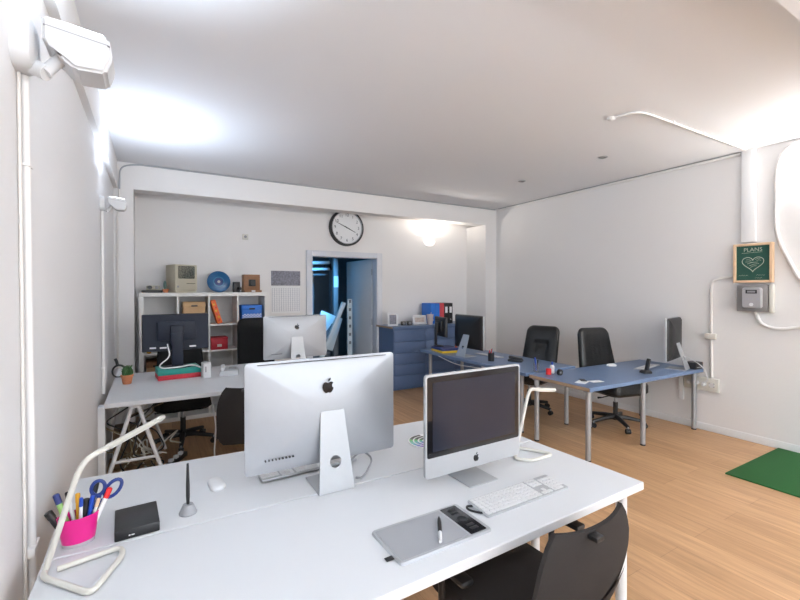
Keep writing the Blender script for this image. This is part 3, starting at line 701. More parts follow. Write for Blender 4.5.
MB().tube([(-.055, .08, .062), (-.055, .04, .075), (-.055, -.04, .075), (-.055, -.08, .062)], .017, PLASTW, 10, .03).build('handset', ph)
MB().box((.03, 0, .056), (.07, .10, .006), GREYPL, .002).build('keypad', ph)
tag(MB().sphere((0, 0, .02), .02, PINK, 12, (1.6, 1, 1)).build('pin_cushion', loc=(.83, 4.38, DZK)), 'small magenta object left of the silver computer on the white table', 'ornament')
hp = thing('headphones', 'black and silver headphones against the left wall at the table end', 'headphones', (-.262, 4.62, DZK))
MB().tube([(.0+.05*math.cos(a), .01, .055+.055*math.sin(a)) for a in [2*PI*k/24 for k in range(24)]], .009, BLK, 8, closed=True).build('headband', hp)
MB().cyl((0, -.01, .05), (0, .03, .05), .040, CHROME, .034).build('ear_cup', hp)
MB().tube([(-.01, .02, .105), (-.02, .02, .15), (-.03, .02, .17)], .012, BLK, 8).build('stem', hp)

# ------------------------------------------------------------ shelf contents
YS = 5.50
def storage_box(label, x0, x1, z0, z1, m, lidm, check=False, y0=5.53, dep=.30):
    t = thing('storage_box', label, 'box', ((x0+x1)/2, y0+dep/2, z0)); w_, h_ = x1-x0, z1-z0
    MB().box((0, 0, (h_-.05)/2), (w_*.96, dep*.96, h_-.05), m, .002).build('body', t)
    MB().box((0, 0, h_-.03), (w_, dep, .06), lidm, .003).build('lid', t)
    MB().box((0, -dep/2-.001, h_-.045), (w_*.28, .004, .02), BLK, .001).build('handle', t)
    if check:
        ck = MB(); n = 12
        for a in range(n):
            for b in range(7):
                if (a+b) % 2: ck.box((-w_*.46+w_*.92*(a+.5)/n, -dep*.48-.0005, .02+.014*b), (w_*.92/n, .001, .014), PAPER)
        ck.build('check_pattern', t)
    return t
storage_box('kraft cardboard box with slot handle in the top shelf row', .315, .555, 1.105, 1.375, CARD, CARD)
storage_box('blue and white checked box with blue lid in the top shelf row', .965, 1.215, 1.105, 1.325, BLUEB, BLUEB, True)
storage_box('brown box in the left column of the shelf unit, third row', -.06, .13, .462, .70, CARD, WOOD)
rb = thing('red_box', 'small red box with cream label in the second shelf row', 'box', (.706, 5.62, .795))
MB().box((0, 0, .065), (.19, .2, .13), REDC, .003).build('body', rb); MB().box((0, 0, .135), (.195, .205, .022), REDC, .003).build('lid', rb); MB().box((-.0, -.102, .05), (.05, .002, .03), CREAM).build('name_card', rb)
tag(MB().sphere((0, 0, .025), .025, YELP, 12).build('rubber_ball', loc=(-.03, 5.56, .795)), 'small yellow ball on the second shelf row at far left', 'ball')
lean = math.atan(.09/.31)
lb = thing('binder', 'orange patterned file leaning in the top shelf row', 'binder', (.745, 5.62, 1.105+.016), 0); lb.rotation_euler = (0, -lean, 0)
MB().box((-.03, 0, .145), (.055, .20, .29), ORNG, .002).build('cover', lb)
yy = MB()
for k in range(6): yy.cyl((-.03+.008*math.sin(k*2), -.1005, .04+.04*k), (-.03+.008*math.sin(k*2), -.1015, .04+.04*k), .012, YEL if k % 2 else REDP, seg=12)
yy.build('spine_pattern', lb)

TZ = SH
# beige compact computer
mc = thing('vintage_computer', 'beige compact vintage computer on top of the shelf unit', 'computer', (.305, 5.60, TZ), R(20))
MB().box((0, 0, .175), (.25, .26, .30), BEIGE, .010).build('case', mc)
MB().box((0, .004, .013), (.235, .25, .026), BEIGE, .004).build('base', mc)
MB().shell(rrect(.185, .145, .012, 0, .235), [(.02, 0), (1, 0), (1, .003), (.94, -.002), (.02, -.002)], CRT, lambda x, z, d: (x, -.130-d, z)).build('screen', mc)
MB().box((.05, -.131, .105), (.10, .004, .006), BLK).build('disk_slot', mc); MB().box((-.095, -.131, .07), (.022, .003, .022), GREYPL, .001).build('badge', mc)
vr = thing('vinyl_record', 'translucent blue vinyl record standing on the shelf top', 'record', (.728, 5.70, TZ), 0); vr.rotation_euler = (R(-10), 0, 0)
RR = .136
MB().loft([[(r*math.cos(2*PI*k/48), y, RR+r*math.sin(2*PI*k/48)) for k in range(48)] for r, y in ((.004, -.002), (RR*.55, -.002), (RR*.57, -.001), (RR*.98, -.002), (RR, 0), (.98*RR, .002), (.004, .002))], VINYL, cap=False).build('disc', vr)
MB().tube([(RR*.44*math.cos(a), -.002, RR+RR*.44*math.sin(a)) for a in [2*PI*k/36 for k in range(36)]], .002, mat('cyan_print', (.12, .42, .58), .5), 6, closed=True).build('groove_ring', vr, label='pale ring round the label')
MB().cyl((0, -.001, RR), (0, -.004, RR), RR*.34, NAVY, seg=32).build('paper_label', vr, label='navy record label'); MB().cyl((0, -.004, RR), (0, -.005, RR), RR*.13, CREAM, seg=20).build('label_centre', vr)
# small black folding camera
bc = thing('box_camera', 'small black vintage camera beside the blue record', 'camera', (.925, 5.62, TZ), R(10))
MB().box((0, .02, .066), (.075, .06, .132), BLK, .004).build('body', bc); MB().cyl((.02, -.01, .05), (.02, -.07, .045), .022, BLK, .018).build('lens', bc); MB().box((.03, -.04, .006), (.05, .07, .012), BLK, .002).build('drop_bed', bc)
wc = thing('plate_camera', 'wooden vintage plate camera with brass lens on the shelf top', 'camera', (1.10, 5.62, TZ), R(4))
MB().box((0, .02, .127), (.205, .10, .198), WOOD, .005).build('case', wc); MB().box((0, -.01, .014), (.21, .17, .028), WOOD, .004).build('base_board', wc)
MB().box((0, -.032, .125), (.17, .008, .16), WOOD, .002).build('lens_board', wc)
MB().box((0, -.04, .12), (.085, .012, .085), BLK, .004).build('shutter', wc); MB().cyl((0, -.045, .12), (0, -.085, .12), .026, BLK, .030).build('lens', wc); MB().box((.0, -.098, .016), (.045, .003, .016), PAPER).build('name_plate', wc)
# old telephone and pot
op = thing('vintage_telephone', 'old black and silver camera-like gadget at the left end of the shelf top', 'camera', (.005, 5.62, TZ), R(8))
MB().box((0, 0, .015), (.20, .12, .03), BLK, .006).build('base', op); MB().box((.01, 0, .055), (.13, .07, .055), BEIGE, .012).build('body', op)
MB().cyl((-.03, -.035, .06), (-.03, -.06, .06), .022, BLK).build('lens', op); MB().cyl((.04, -.035, .06), (.04, -.06, .06), .018, GREYPL).build('dial', op)
sp_ = thing('potted_cactus', 'tiny bluish cactus in a flat clay pot on the shelf top', 'plant', (.140, 5.555, TZ))
MB().lathe([(.022, 0), (.034, .035), (.036, .042), (.030, .042), (.001, .038)], TERR).build('pot', sp_)
MB().sphere((-.008, 0, .085), 1, mat('blue_green_cactus', (.10, .17, .15), .7), 12, (.018, .014, .055)).build('cactus_stem', sp_)

# ------------------------------------------------------------ back wall things
ck = thing('wall_clock', 'round wall clock with black rim above the doorway', 'clock', (2.545, YK, 2.452))
CR = .275
def lat_y(mb, prof, m, seg=48): return mb.loft([[(r*math.cos(2*PI*k/seg), -y, r*math.sin(2*PI*k/seg)) for k in range(seg)] for r, y in prof], m, cap=False)
lat_y(MB(), [(CR*.9, 0), (CR, .0), (CR*1.0, .05), (CR*.97, .066), (CR*.90, .066), (CR*.885, .045), (CR*.88, .04)], BLK).build('rim', ck)
lat_y(MB(), [(CR*.89, .062), (CR*.885, .067), (CR*.86, .06), (CR*.86, .04)], ALU2).build('bezel', ck)
lat_y(MB(), [(.001, .042), (CR*.88, .042)], PAPER).build('dial', ck)
nm = MB()
for h_ in range(1, 13):
    a = R(90-30*h_); text_mesh(nm, str(h_), .062, BLK, lambda x, y, d, a=a: (x+CR*.69*math.cos(a), -.0435, y+CR*.69*math.sin(a)))
nm.build('numerals', ck, smooth=False)
def hand(name, ang, L_, w_, yy): 
    a = R(90-ang); mb = MB(); dx, dz = math.cos(a), math.sin(a)
    mb.prism([(-.045, -w_), (L_, -w_*.5), (L_, w_*.5), (-.045, w_)], BLK, lambda u, v, d: (u*dx-v*dz, -yy-d, u*dz+v*dx), 0, .002); mb.build(name, ck)
hand('hour_hand', 115, CR*.55, .008, .046); hand('minute_hand', 293, CR*.72, .006, .049)
sc_ = thing('wall_sconce', 'lit half-bowl wall sconce on the back wall above the cabinet', 'lamp', (4.07, YK, 2.33))
bowl = MB(); n = 20
rings = []
for j in range(9):
    a = (PI/2)*j/8; r_ = .105*math.sin(a)**.8+.001; z = -.075*math.cos(a)
    rings.append([(r_*math.cos(-PI*k/n), r_*.85*math.sin(-PI*k/n), z) for k in range(n+1)])
bowl.loft(rings, mat('sconce_plaster', (.85, .83, .80), .7, emit=(1, .95, .88, .75)), cap=False, closed=False); bowl.build('bowl', sc_)
MB().box((0, -.012, -.02), (.08, .024, .07), PLASTW, .003).build('bracket', sc_); MB().sphere((0, -.04, .0), .028, BULBW, 12).build('bulb', sc_)
tb = thing('thermostat', 'small cream thermostat box on the back wall above the shelf', 'thermostat', (1.085, YK, 2.228))
MB().box((0, -.012, 0), (.075, .024, .075), CREAM, .004).build('case', tb); MB().cyl((.0, -.024, 0), (.0, -.032, 0), .018, GREYPL).build('knob', tb)
cl = thing('wall_calendar', 'wall calendar with grey photo strip and ruled grid beside the doorway', 'calendar', (1.63, YK, 1.19))
MB().box((0, -.002, .19), (.405, .004, .38), PAPER).build('grid_sheet', cl)
gr = MB()
for k in range(13): gr.box((-.19+.38*k/12, -.0045, .19), (.004, .001, .33), INK)
for k in range(12): gr.box((0, -.0045, .03+.32*k/11), (.38, .001, .0012), INK)
gr.build('grid_lines', cl, smooth=False)
pm = MB(); pm.box((0, -.003, .49), (.41, .005, .205), CAMB); pm.build('photo', cl)

# things on the blue cabinet
CZ = CH+.0005
def photo_frame(label, loc, rz, w_, h_, lean_, inner):
    t = thing('photo_frame', label, 'photo frame', loc, 0, 'white photo frames'); t.rotation_euler = (R(-lean_), 0, rz)
    b = w_*.16
    f = MB(); f.box((0, 0, b/2), (w_, .016, b), PLASTW, .002); f.box((0, 0, h_-b/2), (w_, .016, b), PLASTW, .002)
    for s in (-1, 1): f.box((s*(w_-b)/2, 0, h_/2), (b, .016, h_-2*b+.002), PLASTW, .002)
    f.build('frame', t); MB().box((0, .002, h_/2), (w_-2*b+.004, .006, h_-2*b+.004), inner).build('picture', t)
    MB().box((0, .02, h_*.25), (.03, .004, h_*.5), PLASTW, 0, Matrix.Rotation(R(-12), 4, 'X')).build('easel_leg', t)
photo_frame('upright white photo frame at the left end of the blue cabinet', (3.17, 5.60, CZ), R(-22), .155, .195, 12, CAMB)
photo_frame('wide white photo frame in the middle of the blue cabinet top', (3.66, 5.60, CZ), R(-8), .235, .145, 10, mat('picture_print', (.5, .42, .38), .7, var=.7, scale=30))
tc_ = thing('toy_camera', 'pair of small dark cameras between the photo frames', 'camera', (3.40, 5.58, CZ), R(-10))
for x in (-.055, .045): MB().box((x, 0, .032), (.075, .05, .06), BLK, .008).build('body', tc_); MB().cyl((x, -.025, .034), (x, -.045, .034), .02, GREYPL).build('lens', tc_)
gl = thing('paper_cup', 'pale paper cup beside the blue file on the cabinet', 'cup', (3.80, 5.52, CZ))
MB().lathe([(.036, 0), (.040, .002), (.055, .16), (.052, .16), (.037, .006), (.001, .006)], mat('pale_pink_paper', (.55, .47, .46), .6)).build('cup_wall', gl); MB().tube([(.0, 0, .008), (.02, 0, .19)], .004, PINE, 6).build('brush', gl)
def lever_file(label, x, w_, m, group=None, lab=False):
    t = thing('file_folder', label, 'file', (x, 5.72, CZ), 0, group)
    MB().box((0, 0, .165), (w_, .27, .33), m, .003).build('cover', t)
    if lab:
        MB().box((0, -.136, .22), (w_*.55, .002, .10), PAPER).build('spine_label', t, label='white spine label')
    MB().cyl((0, -.1355, .06), (0, -.1375, .06), .012, CHROME).build('finger_ring', t)
FG = 'files standing on the cabinet'
lever_file('bright blue file at the left end of the row on the cabinet', 3.905, .084, BLUEB, FG); lever_file('second bright blue file, next to the red one on the cabinet', 3.992, .084, BLUEB, FG)
lever_file('red file between blue and black files on the cabinet', 4.080, .084, REDB, FG)
lever_file('black file with white spine label next to the red file', 4.168, .084, BLK, FG, lab=True); lever_file('black file with white spine label at the right end of the row', 4.256, .084, BLK, FG, lab=True)

# ------------------------------------------------------------ blue table items
binder('storage_case', 'flat yellow box under the blue one on the far blue table', (3.50, 4.72, BZ), (.26, .33, .03), YEL, R(-8), cat='box')
binder('storage_case', 'flat dark blue box on the yellow one under the slim monitor', (3.50, 4.72, BZ+.03), (.26, .33, .032), NAVY, R(-8), cat='box')
tag(MB().lathe([(.014, 0), (.016, .045), (.010, .05)], ORNG).build('glue_stick', loc=(3.60, 4.60, BZ+.062)), 'small orange stick on the dark blue box', 'glue stick')
bp_ = thing('pen_pot', 'black pen pot with red pens on the far blue table', 'pen cup', (3.50, 3.80, BZ))
MB().lathe([(.036, 0), (.037, .10), (.034, .10), (.033, .006), (.001, .006)], BLK).build('pot', bp_)
for k, (dx, dy, mm, lb_) in enumerate(((-.012, 0, REDP, 'left red pen in the black pen pot'), (.012, .01, REDP, 'right red pen in the black pen pot'), (.0, -.012, INK, 'grey pen in the black pen pot'))):
    o = MB().tube([(0, 0, 0), (dx, dy, .12+.01*k)], .005, mm, 8).build('pen', loc=(3.50+dx, 3.80+dy, BZ+.012)); tag(o, lb_, 'pen')
cp = thing('cordless_phone', 'black phone lying on the far blue table beside the pen pot', 'telephone', (3.72, 3.62, BZ), R(30))
MB().box((0, 0, .015), (.10, .17, .03), BLK, .012).build('base', cp); MB().box((0, .0, .042), (.05, .16, .03), BLK, .012, Matrix.Rotation(R(8), 4, 'X')).build('handset', cp)
gc = thing('pen_glass', 'clear glass of pens at the corner of the blue tables', 'pen cup', (3.44, 3.055, BZ))
MB().lathe([(.030, 0), (.033, .09), (.031, .09), (.028, .006), (.001, .006)], mat('clear_glass', (.95, .95, .95), .03, trans=.95, var=.01)).build('glass', gc)
for (a, b, mm, lb_, h_) in ((-.012, .005, BLUEI, 'bright blue marker in the clear glass', .135), (.012, -.004, BLK, 'dark pen leaning in the clear glass', .11)):
    tag(MB().tube([(0, 0, 0), (a*.6, b, h_*.7), (a, b, h_)], .008, mm, 8).build('marker', loc=(3.44+a*.3, 3.055, BZ+.014)), lb_, 'pen')
tag(MB().lathe([(.026, 0), (.027, .055), (.02, .062), (.001, .062)], REDP).build('tape_pot', loc=(3.44, 2.90, BZ)), 'small red pot on the blue table corner', 'pot')
tw = thing('glue_bottle', 'white tube with blue cap on the blue table corner', 'bottle', (3.53, 2.93, BZ)); MB().lathe([(.022, 0), (.024, .01), (.022, .07), (.009, .085)], PLASTW).build('bottle_body', tw); MB().lathe([(.010, .085), (.010, .11), (.006, .115)], BLUEI).build('cap', tw)
tg = thing('tape_dispenser', 'round black and grey tape roll beside the white tube', 'tape', (3.50, 2.81, BZ)); MB().loft([[(r*math.cos(2*PI*k/24), y, .03+r*math.sin(2*PI*k/24)) for k in range(24)] for r, y in ((.012, -.014), (.03, -.014), (.03, .014), (.012, .014), (.012, -.014))], BLK, cap=False).build('roll', tg); MB().cyl((0, -.010, .03), (0, .010, .03), .0125, GREYPL).build('core', tg)
for k, (x, y, rz, m_, lb_) in enumerate(((3.42, 2.50, 20, PAPER, 'white paper sheet nearest the plywood edge of the blue table'), (3.54, 2.44, -15, PAPER, 'white card overlapping the paper sheet on the blue table'), (3.47, 2.53, 50, BLK, 'dark card lying on the white papers'))):
    tag(MB().box((0, 0, .0015), (.14-.02*k, .09-.02*k, .003), m_, 0, R(rz)).build('paper_sheet', loc=(x, y, BZ+.0032*k)), lb_, 'paper', 'papers on the blue table')
cp2 = thing('cordless_phone', 'black cordless phone upright in its cradle on the right-hand blue table', 'telephone', (4.35, 2.44, BZ), R(-110))
MB().shell(rrect(.085, .10, .02), [(.02, 0), (1, 0), (.97, .018), (.7, .03), (.02, .03)], BLK, lambda x, y, d: (x, y, d)).build('cradle', cp2)
MB().box((0, .022, .082), (.045, .022, .13), BLK, .008, Matrix.Rotation(R(-14), 4, 'X')).build('handset', cp2)
bb = thing('network_drive', 'black rectangular box at the wall end of the blue table', 'box', (5.045, 2.318, BZ), R(-2))
MB().box((0, 0, .036), (.15, .115, .072), BLK, .006).build('case', bb); MB().box((0, -.058, .02), (.10, .001, .008), GREYPL).build('front_strip', bb)
cable([(4.90, 2.35, BZ+.14), (4.95, 2.27, BZ+.10), (5.00, 2.20, BZ+.03), (5.04, 2.17, BZ-.10), (5.06, 2.25, BZ-.16), (5.07, 2.30, .50)], .004, PLASTW, 'power_cable', 'white power cable drooping from the edge-on computer to the wall sockets')
cable([(3.30, 4.60, BZ-.03), (3.285, 4.20, BZ-.085), (3.28, 3.80, BZ-.06), (3.30, 3.40, BZ-.03)], .004, PLASTW, 'network_cable', 'thin white cable sagging below the edge of the far blue table', .15)

# ------------------------------------------------------------ wall lamps
def flood(label, loc, group=None, s=1.0):
    t = thing('wall_uplighter', label, 'lamp', loc, 0, 'white wall uplighters')
    # rounded wall box
    b = MB(); b.shell(rrect(.15, .175, .05, 0, 0, 6), [(.02, 0), (1, 0), (1, .028), (.9, .048), (.7, .056), (.02, .058)], PLASTW, lambda y, z, d: (d, y, z)); b.build('wall_box', t)
    MB().cyl((.045, .0, -.065), (.085, -.02, -.085), .026, PLASTW).build('swivel_joint', t); 
    a = MB(); a.tube([(.08, -.02, -.085), (.10, -.01, -.05), (.13, .0, -.01)], .020, PLASTW, 12, .02); a.build('arm', t)
    h = MB()
    prof = [(.078, .085), (.262, .060), (.272, -.010), (.252, -.068), (.165, -.072), (.130, -.045), (.105, -.005), (.080, .0)]
    h.prism(prof, PLASTW, lambda x, z, d: (x, d, z), -.075, .075)
    bmesh.ops.bevel(h.bm, geom=list(h.bm.edges), offset=.010, segments=3, affect='EDGES'); h.build('lamp_housing', t)
    MB().box((.17, 0, .0745), (.15, .12, .006), BULB, .002, Matrix.Rotation(R(6.3), 4, 'Y')).build('glass', t, label='lit lamp glass')
    MB().prism([(.085, .052), (.264, .030), (.264, .028), (.085, .050)], GREYPL, lambda x, z, d: (x, d, z), -.0756, .0756).build('seam', t)
    t.scale = (s, s, s); return t
flood('white wall uplighter nearest the viewer, high on the left wall', (XL, 1.665, 2.25), s=.90)
flood('white wall uplighter further back on the left wall by the alcove pier', (XL, 4.06, 2.20), s=.66)
flood('added white uplighter, unseen, on the left wall behind the viewer', (XL, -0.9, 2.27), s=.9)  # fixture made up to carry the left rear fill
rr_ = flood('white uplighter high on the right wall outside the picture', (XR, 0.80, 2.25), s=.9); rr_.rotation_euler = (0, 0, PI)
rr2 = flood('added white uplighter, unseen, on the right wall behind the viewer', (XR, -1.2, 2.27), s=.9); rr2.rotation_euler = (0, 0, PI)  # fixture made up to carry the right rear fill

# conduits
def conduit(label, pts, r, m, rnd=.06, clips=()):
    t = thing('conduit', label, 'pipe', pts[0], 0, 'pipes and cables on walls and ceiling')
    o0 = Vector(pts[0]); MB().tube([tuple(Vector(p)-o0) for p in pts], r, m, 10, rnd).build('tube', t)
    for c in clips:
        MB().box(tuple(Vector(c[:3])-o0), c[3:6], m, .003).build('clip', t)
conduit('vertical white conduit below the nearest wall uplighter', [(XL+.015, 1.695, 2.17), (XL+.015, 1.745, .0)], .012, PIPEW, 0, [(XL+.013, 1.735, .70, .03, .075, .030), (XL+.013, 1.708, 1.90, .03, .045, .010)])
conduit('thin flat cable strip beside the vertical conduit on the left wall', [(XL+.006, 1.672, 2.17), (XL+.006, 1.700, .0)], .005, PIPE, 0)
conduit('vertical conduit below the far left uplighter', [(XL+.013, 4.06, 2.14), (XL+.013, 4.06, .70)], .012, PIPEW, 0, [(XL+.012, 4.06, .90, .03, .05, .015)])
conduit('thin grey conduit on the alcove pier left of the shelf', [(-.29, YB-.012, 2.60), (-.31, YB-.012, 2.28), (-.32, YB-.012, .2)], .009, PIPE, 0, [(-.318, YB-.012, 1.88, .035, .02, .02), (-.319, YB-.012, 1.4, .035, .02, .02)])
conduit('grey cable running along the top of the alcove beam', [(-.29, YB-.010, 2.60), (-.285, YB-.010, 2.84), (-.15, YB-.010, 2.885), (XR-.03, YB-.010, 2.882)], .008, STEEL, .08)
conduit('white conduit along the top of the right wall', [(XR-.015, 5.38, 2.872), (XR-.015, 1.93, 2.872)], .014, PIPEW, 0)
conduit('thin dark cable in the corner of right wall and ceiling', [(XR-.006, 5.38, 2.892), (XR-.006, 1.93, 2.892)], .005, STEEL, 0)
conduit('white conduit curving across the ceiling to the right wall', [(3.20, 2.04, ZC-.012), (3.23, 1.87, ZC-.012), (3.6, 1.865, ZC-.012), (5.05, 1.865, ZC-.010)], .009, PIPEW, .14, [(3.7, 1.865, ZC-.010, .02, .035, .018), (4.2, 1.865, ZC-.010, .02, .035, .018), (4.8, 1.865, ZC-.010, .02, .035, .018)])
conduit('white conduit arching over the right wall beside the chalkboard', [(XR-.02, 1.20, 2.88), (XR-.02, 1.55, 2.87), (XR-.02, 1.645, 2.70), (XR-.02, 1.645, 2.02), (XR-.02, 1.44, 1.52), (XR-.02, .6, 1.50)], .017, PIPEW, .16)
conduit('white conduit curving down from the electricity meter to the right', [(XR-.02, 1.80, 1.30), (XR-.02, 1.76, 1.17), (XR-.02, 1.62, 1.13), (XR-.02, 1.46, 1.17), (XR-.02, 1.0, 1.25)], .015, PIPEW, .12)
conduit('cream conduit bending down from the chalkboard to the sockets', [(XR-.015, 1.95, 1.642), (XR-.015, 2.17, 1.625), (XR-.015, 2.185, 1.50), (XR-.015, 2.175, .58)], .013, PIPE, .09)
jb = thing('junction_box', 'small white junction box halfway up the cream conduit', 'electrical box', (XR, 2.185, 1.015)); MB().box((-.022, 0, 0), (.044, .10, .06), CREAM, .006).build('case', jb); MB().box((-.022, 0, -.031), (.04, .09, .004), GREYPL).build('seam', jb)
so = thing('socket_strip', 'cream wall socket panel below the blue table end', 'socket', (XR, 2.27, .50)); MB().box((-.02, 0, 0), (.04, .33, .14), CREAM, .006).build('panel', so)
for y in (-.105, -.035, .035, .105):
    o = MB().cyl((-.04, y, .0), (-.046, y, .0), .026, PLASTW, seg=20).build('socket', so)
    if y > -.1: MB().cyl((-.046, y, 0), (-.085, y, 0.0), .018, PLASTW, .013).build('plug', so)
MB().box((-.042, -.105, 0), (.006, .05, .045), BLK, .002).build('switch', so)
tag(MB().box((0, 0, 0), (.03, .045, .27), TRIM, .004).build('cable_trunk', loc=(XR-.015, 2.47, .42)), 'short vertical white cable trunk under the blue table end', 'cable trunk')
tag(MB().box((0, 0, 0), (.045, .10, .66), TRIM, .004).build('cable_trunk', loc=(XL+.0225, 3.80, .33)), 'white cable trunk on the left wall beside the trestle table', 'cable trunk')
# electricity meter
em = thing('electricity_meter', 'grey electricity meter in its box under the chalkboard', 'electricity meter', (XR, 1.805, 1.295))
MB().box((-.035, .01, .13), (.07, .245, .26), METERD, .006).build('backing_box', em); MB().box((-.028, -.135, .13), (.056, .03, .275), CREAM, .004).build('side_trunk', em)
MB().shell(rrect(.155, .20, .02, 0, .135), [(.02, 0), (1, 0), (1, .02), (.93, .035), (.02, .035)], METER, lambda y, z, d: (-.07-d, y, z)).build('meter_case', em)
MB().box((-.1055, .0, .195), (.002, .09, .035), BLK, .001).build('display', em); MB().box((-.107, .0, .195), (.001, .065, .018), GREYPL).build('digits', em)
MB().cyl((-.105, 0, .07), (-.108, 0, .07), .016, PLASTW).build('button', em); mk = MB()
for y in (-.05, .0, .03): mk.box((-.1055, y, .125), (.001, .022, .008), INK)
mk.build('printed_marks', em)
# chalkboard
cbd = thing('chalkboard', 'small green chalkboard with chalk heart in a pine frame', 'chalkboard', (XR, 1.812, 1.578))
FW, FH = .315, .385
fm = MB()
for s in (-1, 1): fm.box((-.045, s*(FW/2-.012), FH/2), (.05, .024, FH), PINE, .003)
for z in (.012, FH-.012): fm.box((-.045, 0, z), (.05, FW-.04, .024), PINE, .003)
fm.box((-.018, 0, FH/2), (.012, FW-.03, FH-.03), PINE); fm.build('frame', cbd)
MB().box((-.05, 0, FH/2), (.006, FW-.044, FH-.044), CHALK).build('board', cbd)
ht = MB(); XX = -.0545
def chl(pts, r=.0022): ht.tube([(XX, y, z) for y, z in pts], r, CHLK, 5)
hp_ = []
for k in range(33):
    a = 2*PI*k/32; hx = 16*math.sin(a)**3; hy = 13*math.cos(a)-5*math.cos(2*a)-2*math.cos(3*a)-math.cos(4*a); hp_.append((-hx*.0052*1.05, .190+hy*.0050))
chl(hp_, .003)
for (a, b, c, d) in ((.055, .225, .010, .215), (.06, .205, .0, .195), (.045, .185, -.04, .200), (.03, .165, -.05, .185), (.02, .15, -.03, .165), (-.02, .225, -.06, .235), (-.03, .215, -.065, .215)):
    chl([(a, b), ((a+c)/2, (b+d)/2+.006), (c, d)], .0017)
chl([(.09, .292), (-.075, .297)], .0014)
for y0, z0, n in ((.115, .07, 9), (-.03, .072, 8), (-.02, .045, 7)):
    chl([(y0-.0095*k, z0+(.006 if k % 2 else -.003)) for k in range(n)], .0010)
ht.build('chalk_drawing', cbd)
tx = MB(); text_mesh(tx, 'PLANS', .052, CHLK, lambda x, y, d: (XX, -x, .322+y)); tx.build('chalk_lettering', cbd, smooth=False)
# ceiling downlights
for x, y, lb_ in ((4.073, 3.854, 'small round recessed ceiling lamp nearer the alcove'), (4.069, 2.732, 'small round recessed ceiling lamp nearer the ceiling conduit')):
    t = thing('recessed_ceiling_lamp', lb_, 'lamp', (x, y, ZC), 0, 'recessed ceiling lamps'); MB().lathe([(.030, -.001), (.045, -.001), (.045, -.006), (.030, -.010)], ALU2, cap=False).build('trim_ring', t); MB().lathe([(.001, -.003), (.030, -.003)], GREYPL, cap=False).build('lens', t)
t = thing('ceiling_fitting', 'small white cap where the ceiling conduit ends', 'fitting', (3.19, 2.07, ZC)); MB().lathe([(.03, 0), (.03, -.018), (.02, -.026), (.001, -.027)], PIPEW).build('cap', t)

# grass mat
gm = MB(); gm.box((0, 0, .006), (1.07, 1.7, .012), TURF, .002)
tag(gm.build('grass_mat', loc=(4.575, .77, 0)), 'green artificial grass mat on the floor by the right wall', 'rug')

# clutter below the trestle table
tg_ = MB(); random.seed(3)
for k in range(16):
    x0 = -.28+.35*random.random(); y0 = 3.90+.22*random.random(); pts = []
    for q in range(6): pts.append((x0+.16*random.uniform(-1, 1), y0+.12*random.uniform(-1, 1), max(.02, .58-.12*q+.04*random.random()) if k % 2 else .03+.3*random.random()))
    tg_.tube([(max(-.33, p[0]), p[1], max(.01, p[2])) for p in pts], .006, (CABLEB, BLK, CREAM)[k % 3], 5, .05)
o = tg_.build('cable_tangle'); tag(o, 'tangle of brown black and cream cables under the trestle table', 'cables'); o['kind'] = 'stuff'
cr_ = thing('wooden_crate', 'dark brown crate below the trestle table against the wall', 'crate', (-.15, 4.40, 0))
MB().box((0, 0, .16), (.28, .26, .32), mat('crate_brown', (.16, .10, .05), .7, var=.3, scale=14), .006).build('body', cr_); MB().box((0, -.133, .24), (.10, .008, .03), BLK, .002).build('handle', cr_)
cable([(.42, 4.28, .69), (.44, 3.98, .60), (.47, 3.92, .35), (.455, 3.93, .12), (.47, 3.95, .02)], .007, PLASTW, 'hanging_cable', 'white cable hanging below the trestle table down to the floor')
bn = thing('waste_bin', 'small dark grey bin beneath the trestle table', 'bin', (.86, 3.98, 0)); MB().lathe([(.10, 0), (.12, .25), (.115, .25), (.096, .01), (.001, .01)], GREYPL).build('bin_wall', bn); MB().tube([(.12*math.cos(2*PI*k/24), .12*math.sin(2*PI*k/24), .25) for k in range(24)], .006, GREYPL, 6, closed=True).build('rim', bn)
ex = thing('power_strip', 'small power strip with cables standing under the trestle table', 'power strip', (.18, 4.20, 0), R(60)); MB().box((0, 0, .02), (.30, .05, .04), BLK, .006).build('case', ex)
for k in range(3): MB().box((-.09+.08*k, 0, .052), (.035, .035, .026), PLASTW, .004).build('plug', ex)

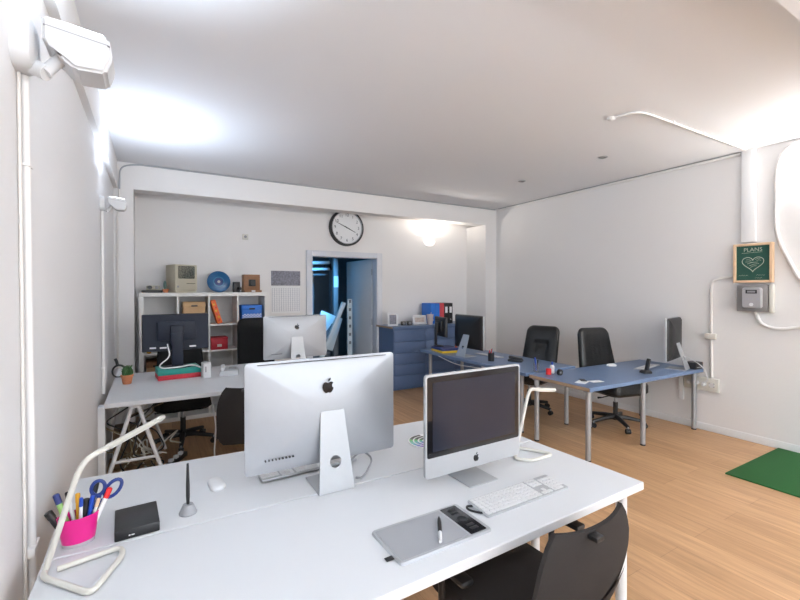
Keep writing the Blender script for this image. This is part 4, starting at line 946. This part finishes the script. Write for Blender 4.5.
# ------------------------------------------------------------ store room contents
def st_(name, label, cat, mb, loc=(0, 0, 0), rot=(0, 0, 0)):
    o = mb.build(name, loc=loc); o.rotation_euler = rot; return tag(o, label, cat)
YS2 = 7.3
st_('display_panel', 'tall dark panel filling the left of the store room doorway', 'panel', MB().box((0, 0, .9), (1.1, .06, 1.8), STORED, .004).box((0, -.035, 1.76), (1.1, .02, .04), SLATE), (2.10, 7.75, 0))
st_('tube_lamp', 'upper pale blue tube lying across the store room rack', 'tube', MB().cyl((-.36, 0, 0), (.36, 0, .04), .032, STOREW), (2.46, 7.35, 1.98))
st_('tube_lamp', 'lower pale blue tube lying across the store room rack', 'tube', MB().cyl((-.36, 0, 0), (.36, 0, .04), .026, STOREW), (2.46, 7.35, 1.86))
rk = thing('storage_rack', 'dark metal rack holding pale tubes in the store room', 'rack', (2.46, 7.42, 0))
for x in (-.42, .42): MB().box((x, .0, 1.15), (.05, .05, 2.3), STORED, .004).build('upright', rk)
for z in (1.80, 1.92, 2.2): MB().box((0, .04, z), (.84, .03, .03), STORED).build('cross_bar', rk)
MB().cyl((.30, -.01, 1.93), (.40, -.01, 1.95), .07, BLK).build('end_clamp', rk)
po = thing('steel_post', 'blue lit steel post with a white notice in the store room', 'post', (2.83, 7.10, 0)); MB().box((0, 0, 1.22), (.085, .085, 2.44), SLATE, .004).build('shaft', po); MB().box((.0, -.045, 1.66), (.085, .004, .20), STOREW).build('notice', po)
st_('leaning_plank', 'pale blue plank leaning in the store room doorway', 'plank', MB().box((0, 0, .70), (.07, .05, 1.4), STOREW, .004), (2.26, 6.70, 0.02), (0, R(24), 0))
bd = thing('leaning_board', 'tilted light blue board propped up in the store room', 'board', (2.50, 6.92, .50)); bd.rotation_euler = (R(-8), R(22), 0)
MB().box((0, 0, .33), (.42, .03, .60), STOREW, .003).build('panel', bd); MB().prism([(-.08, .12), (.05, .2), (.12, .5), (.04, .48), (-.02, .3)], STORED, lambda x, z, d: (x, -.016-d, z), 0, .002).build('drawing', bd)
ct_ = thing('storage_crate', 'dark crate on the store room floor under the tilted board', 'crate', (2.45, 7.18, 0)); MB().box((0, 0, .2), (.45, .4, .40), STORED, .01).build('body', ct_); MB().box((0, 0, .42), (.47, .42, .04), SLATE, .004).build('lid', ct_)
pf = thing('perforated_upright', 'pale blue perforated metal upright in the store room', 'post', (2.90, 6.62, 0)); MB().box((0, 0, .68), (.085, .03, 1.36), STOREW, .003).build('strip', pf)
for k in range(6): MB().box((0, -.0155, .62+.14*k), (.035, .002, .05), STORED).build('slot', pf)
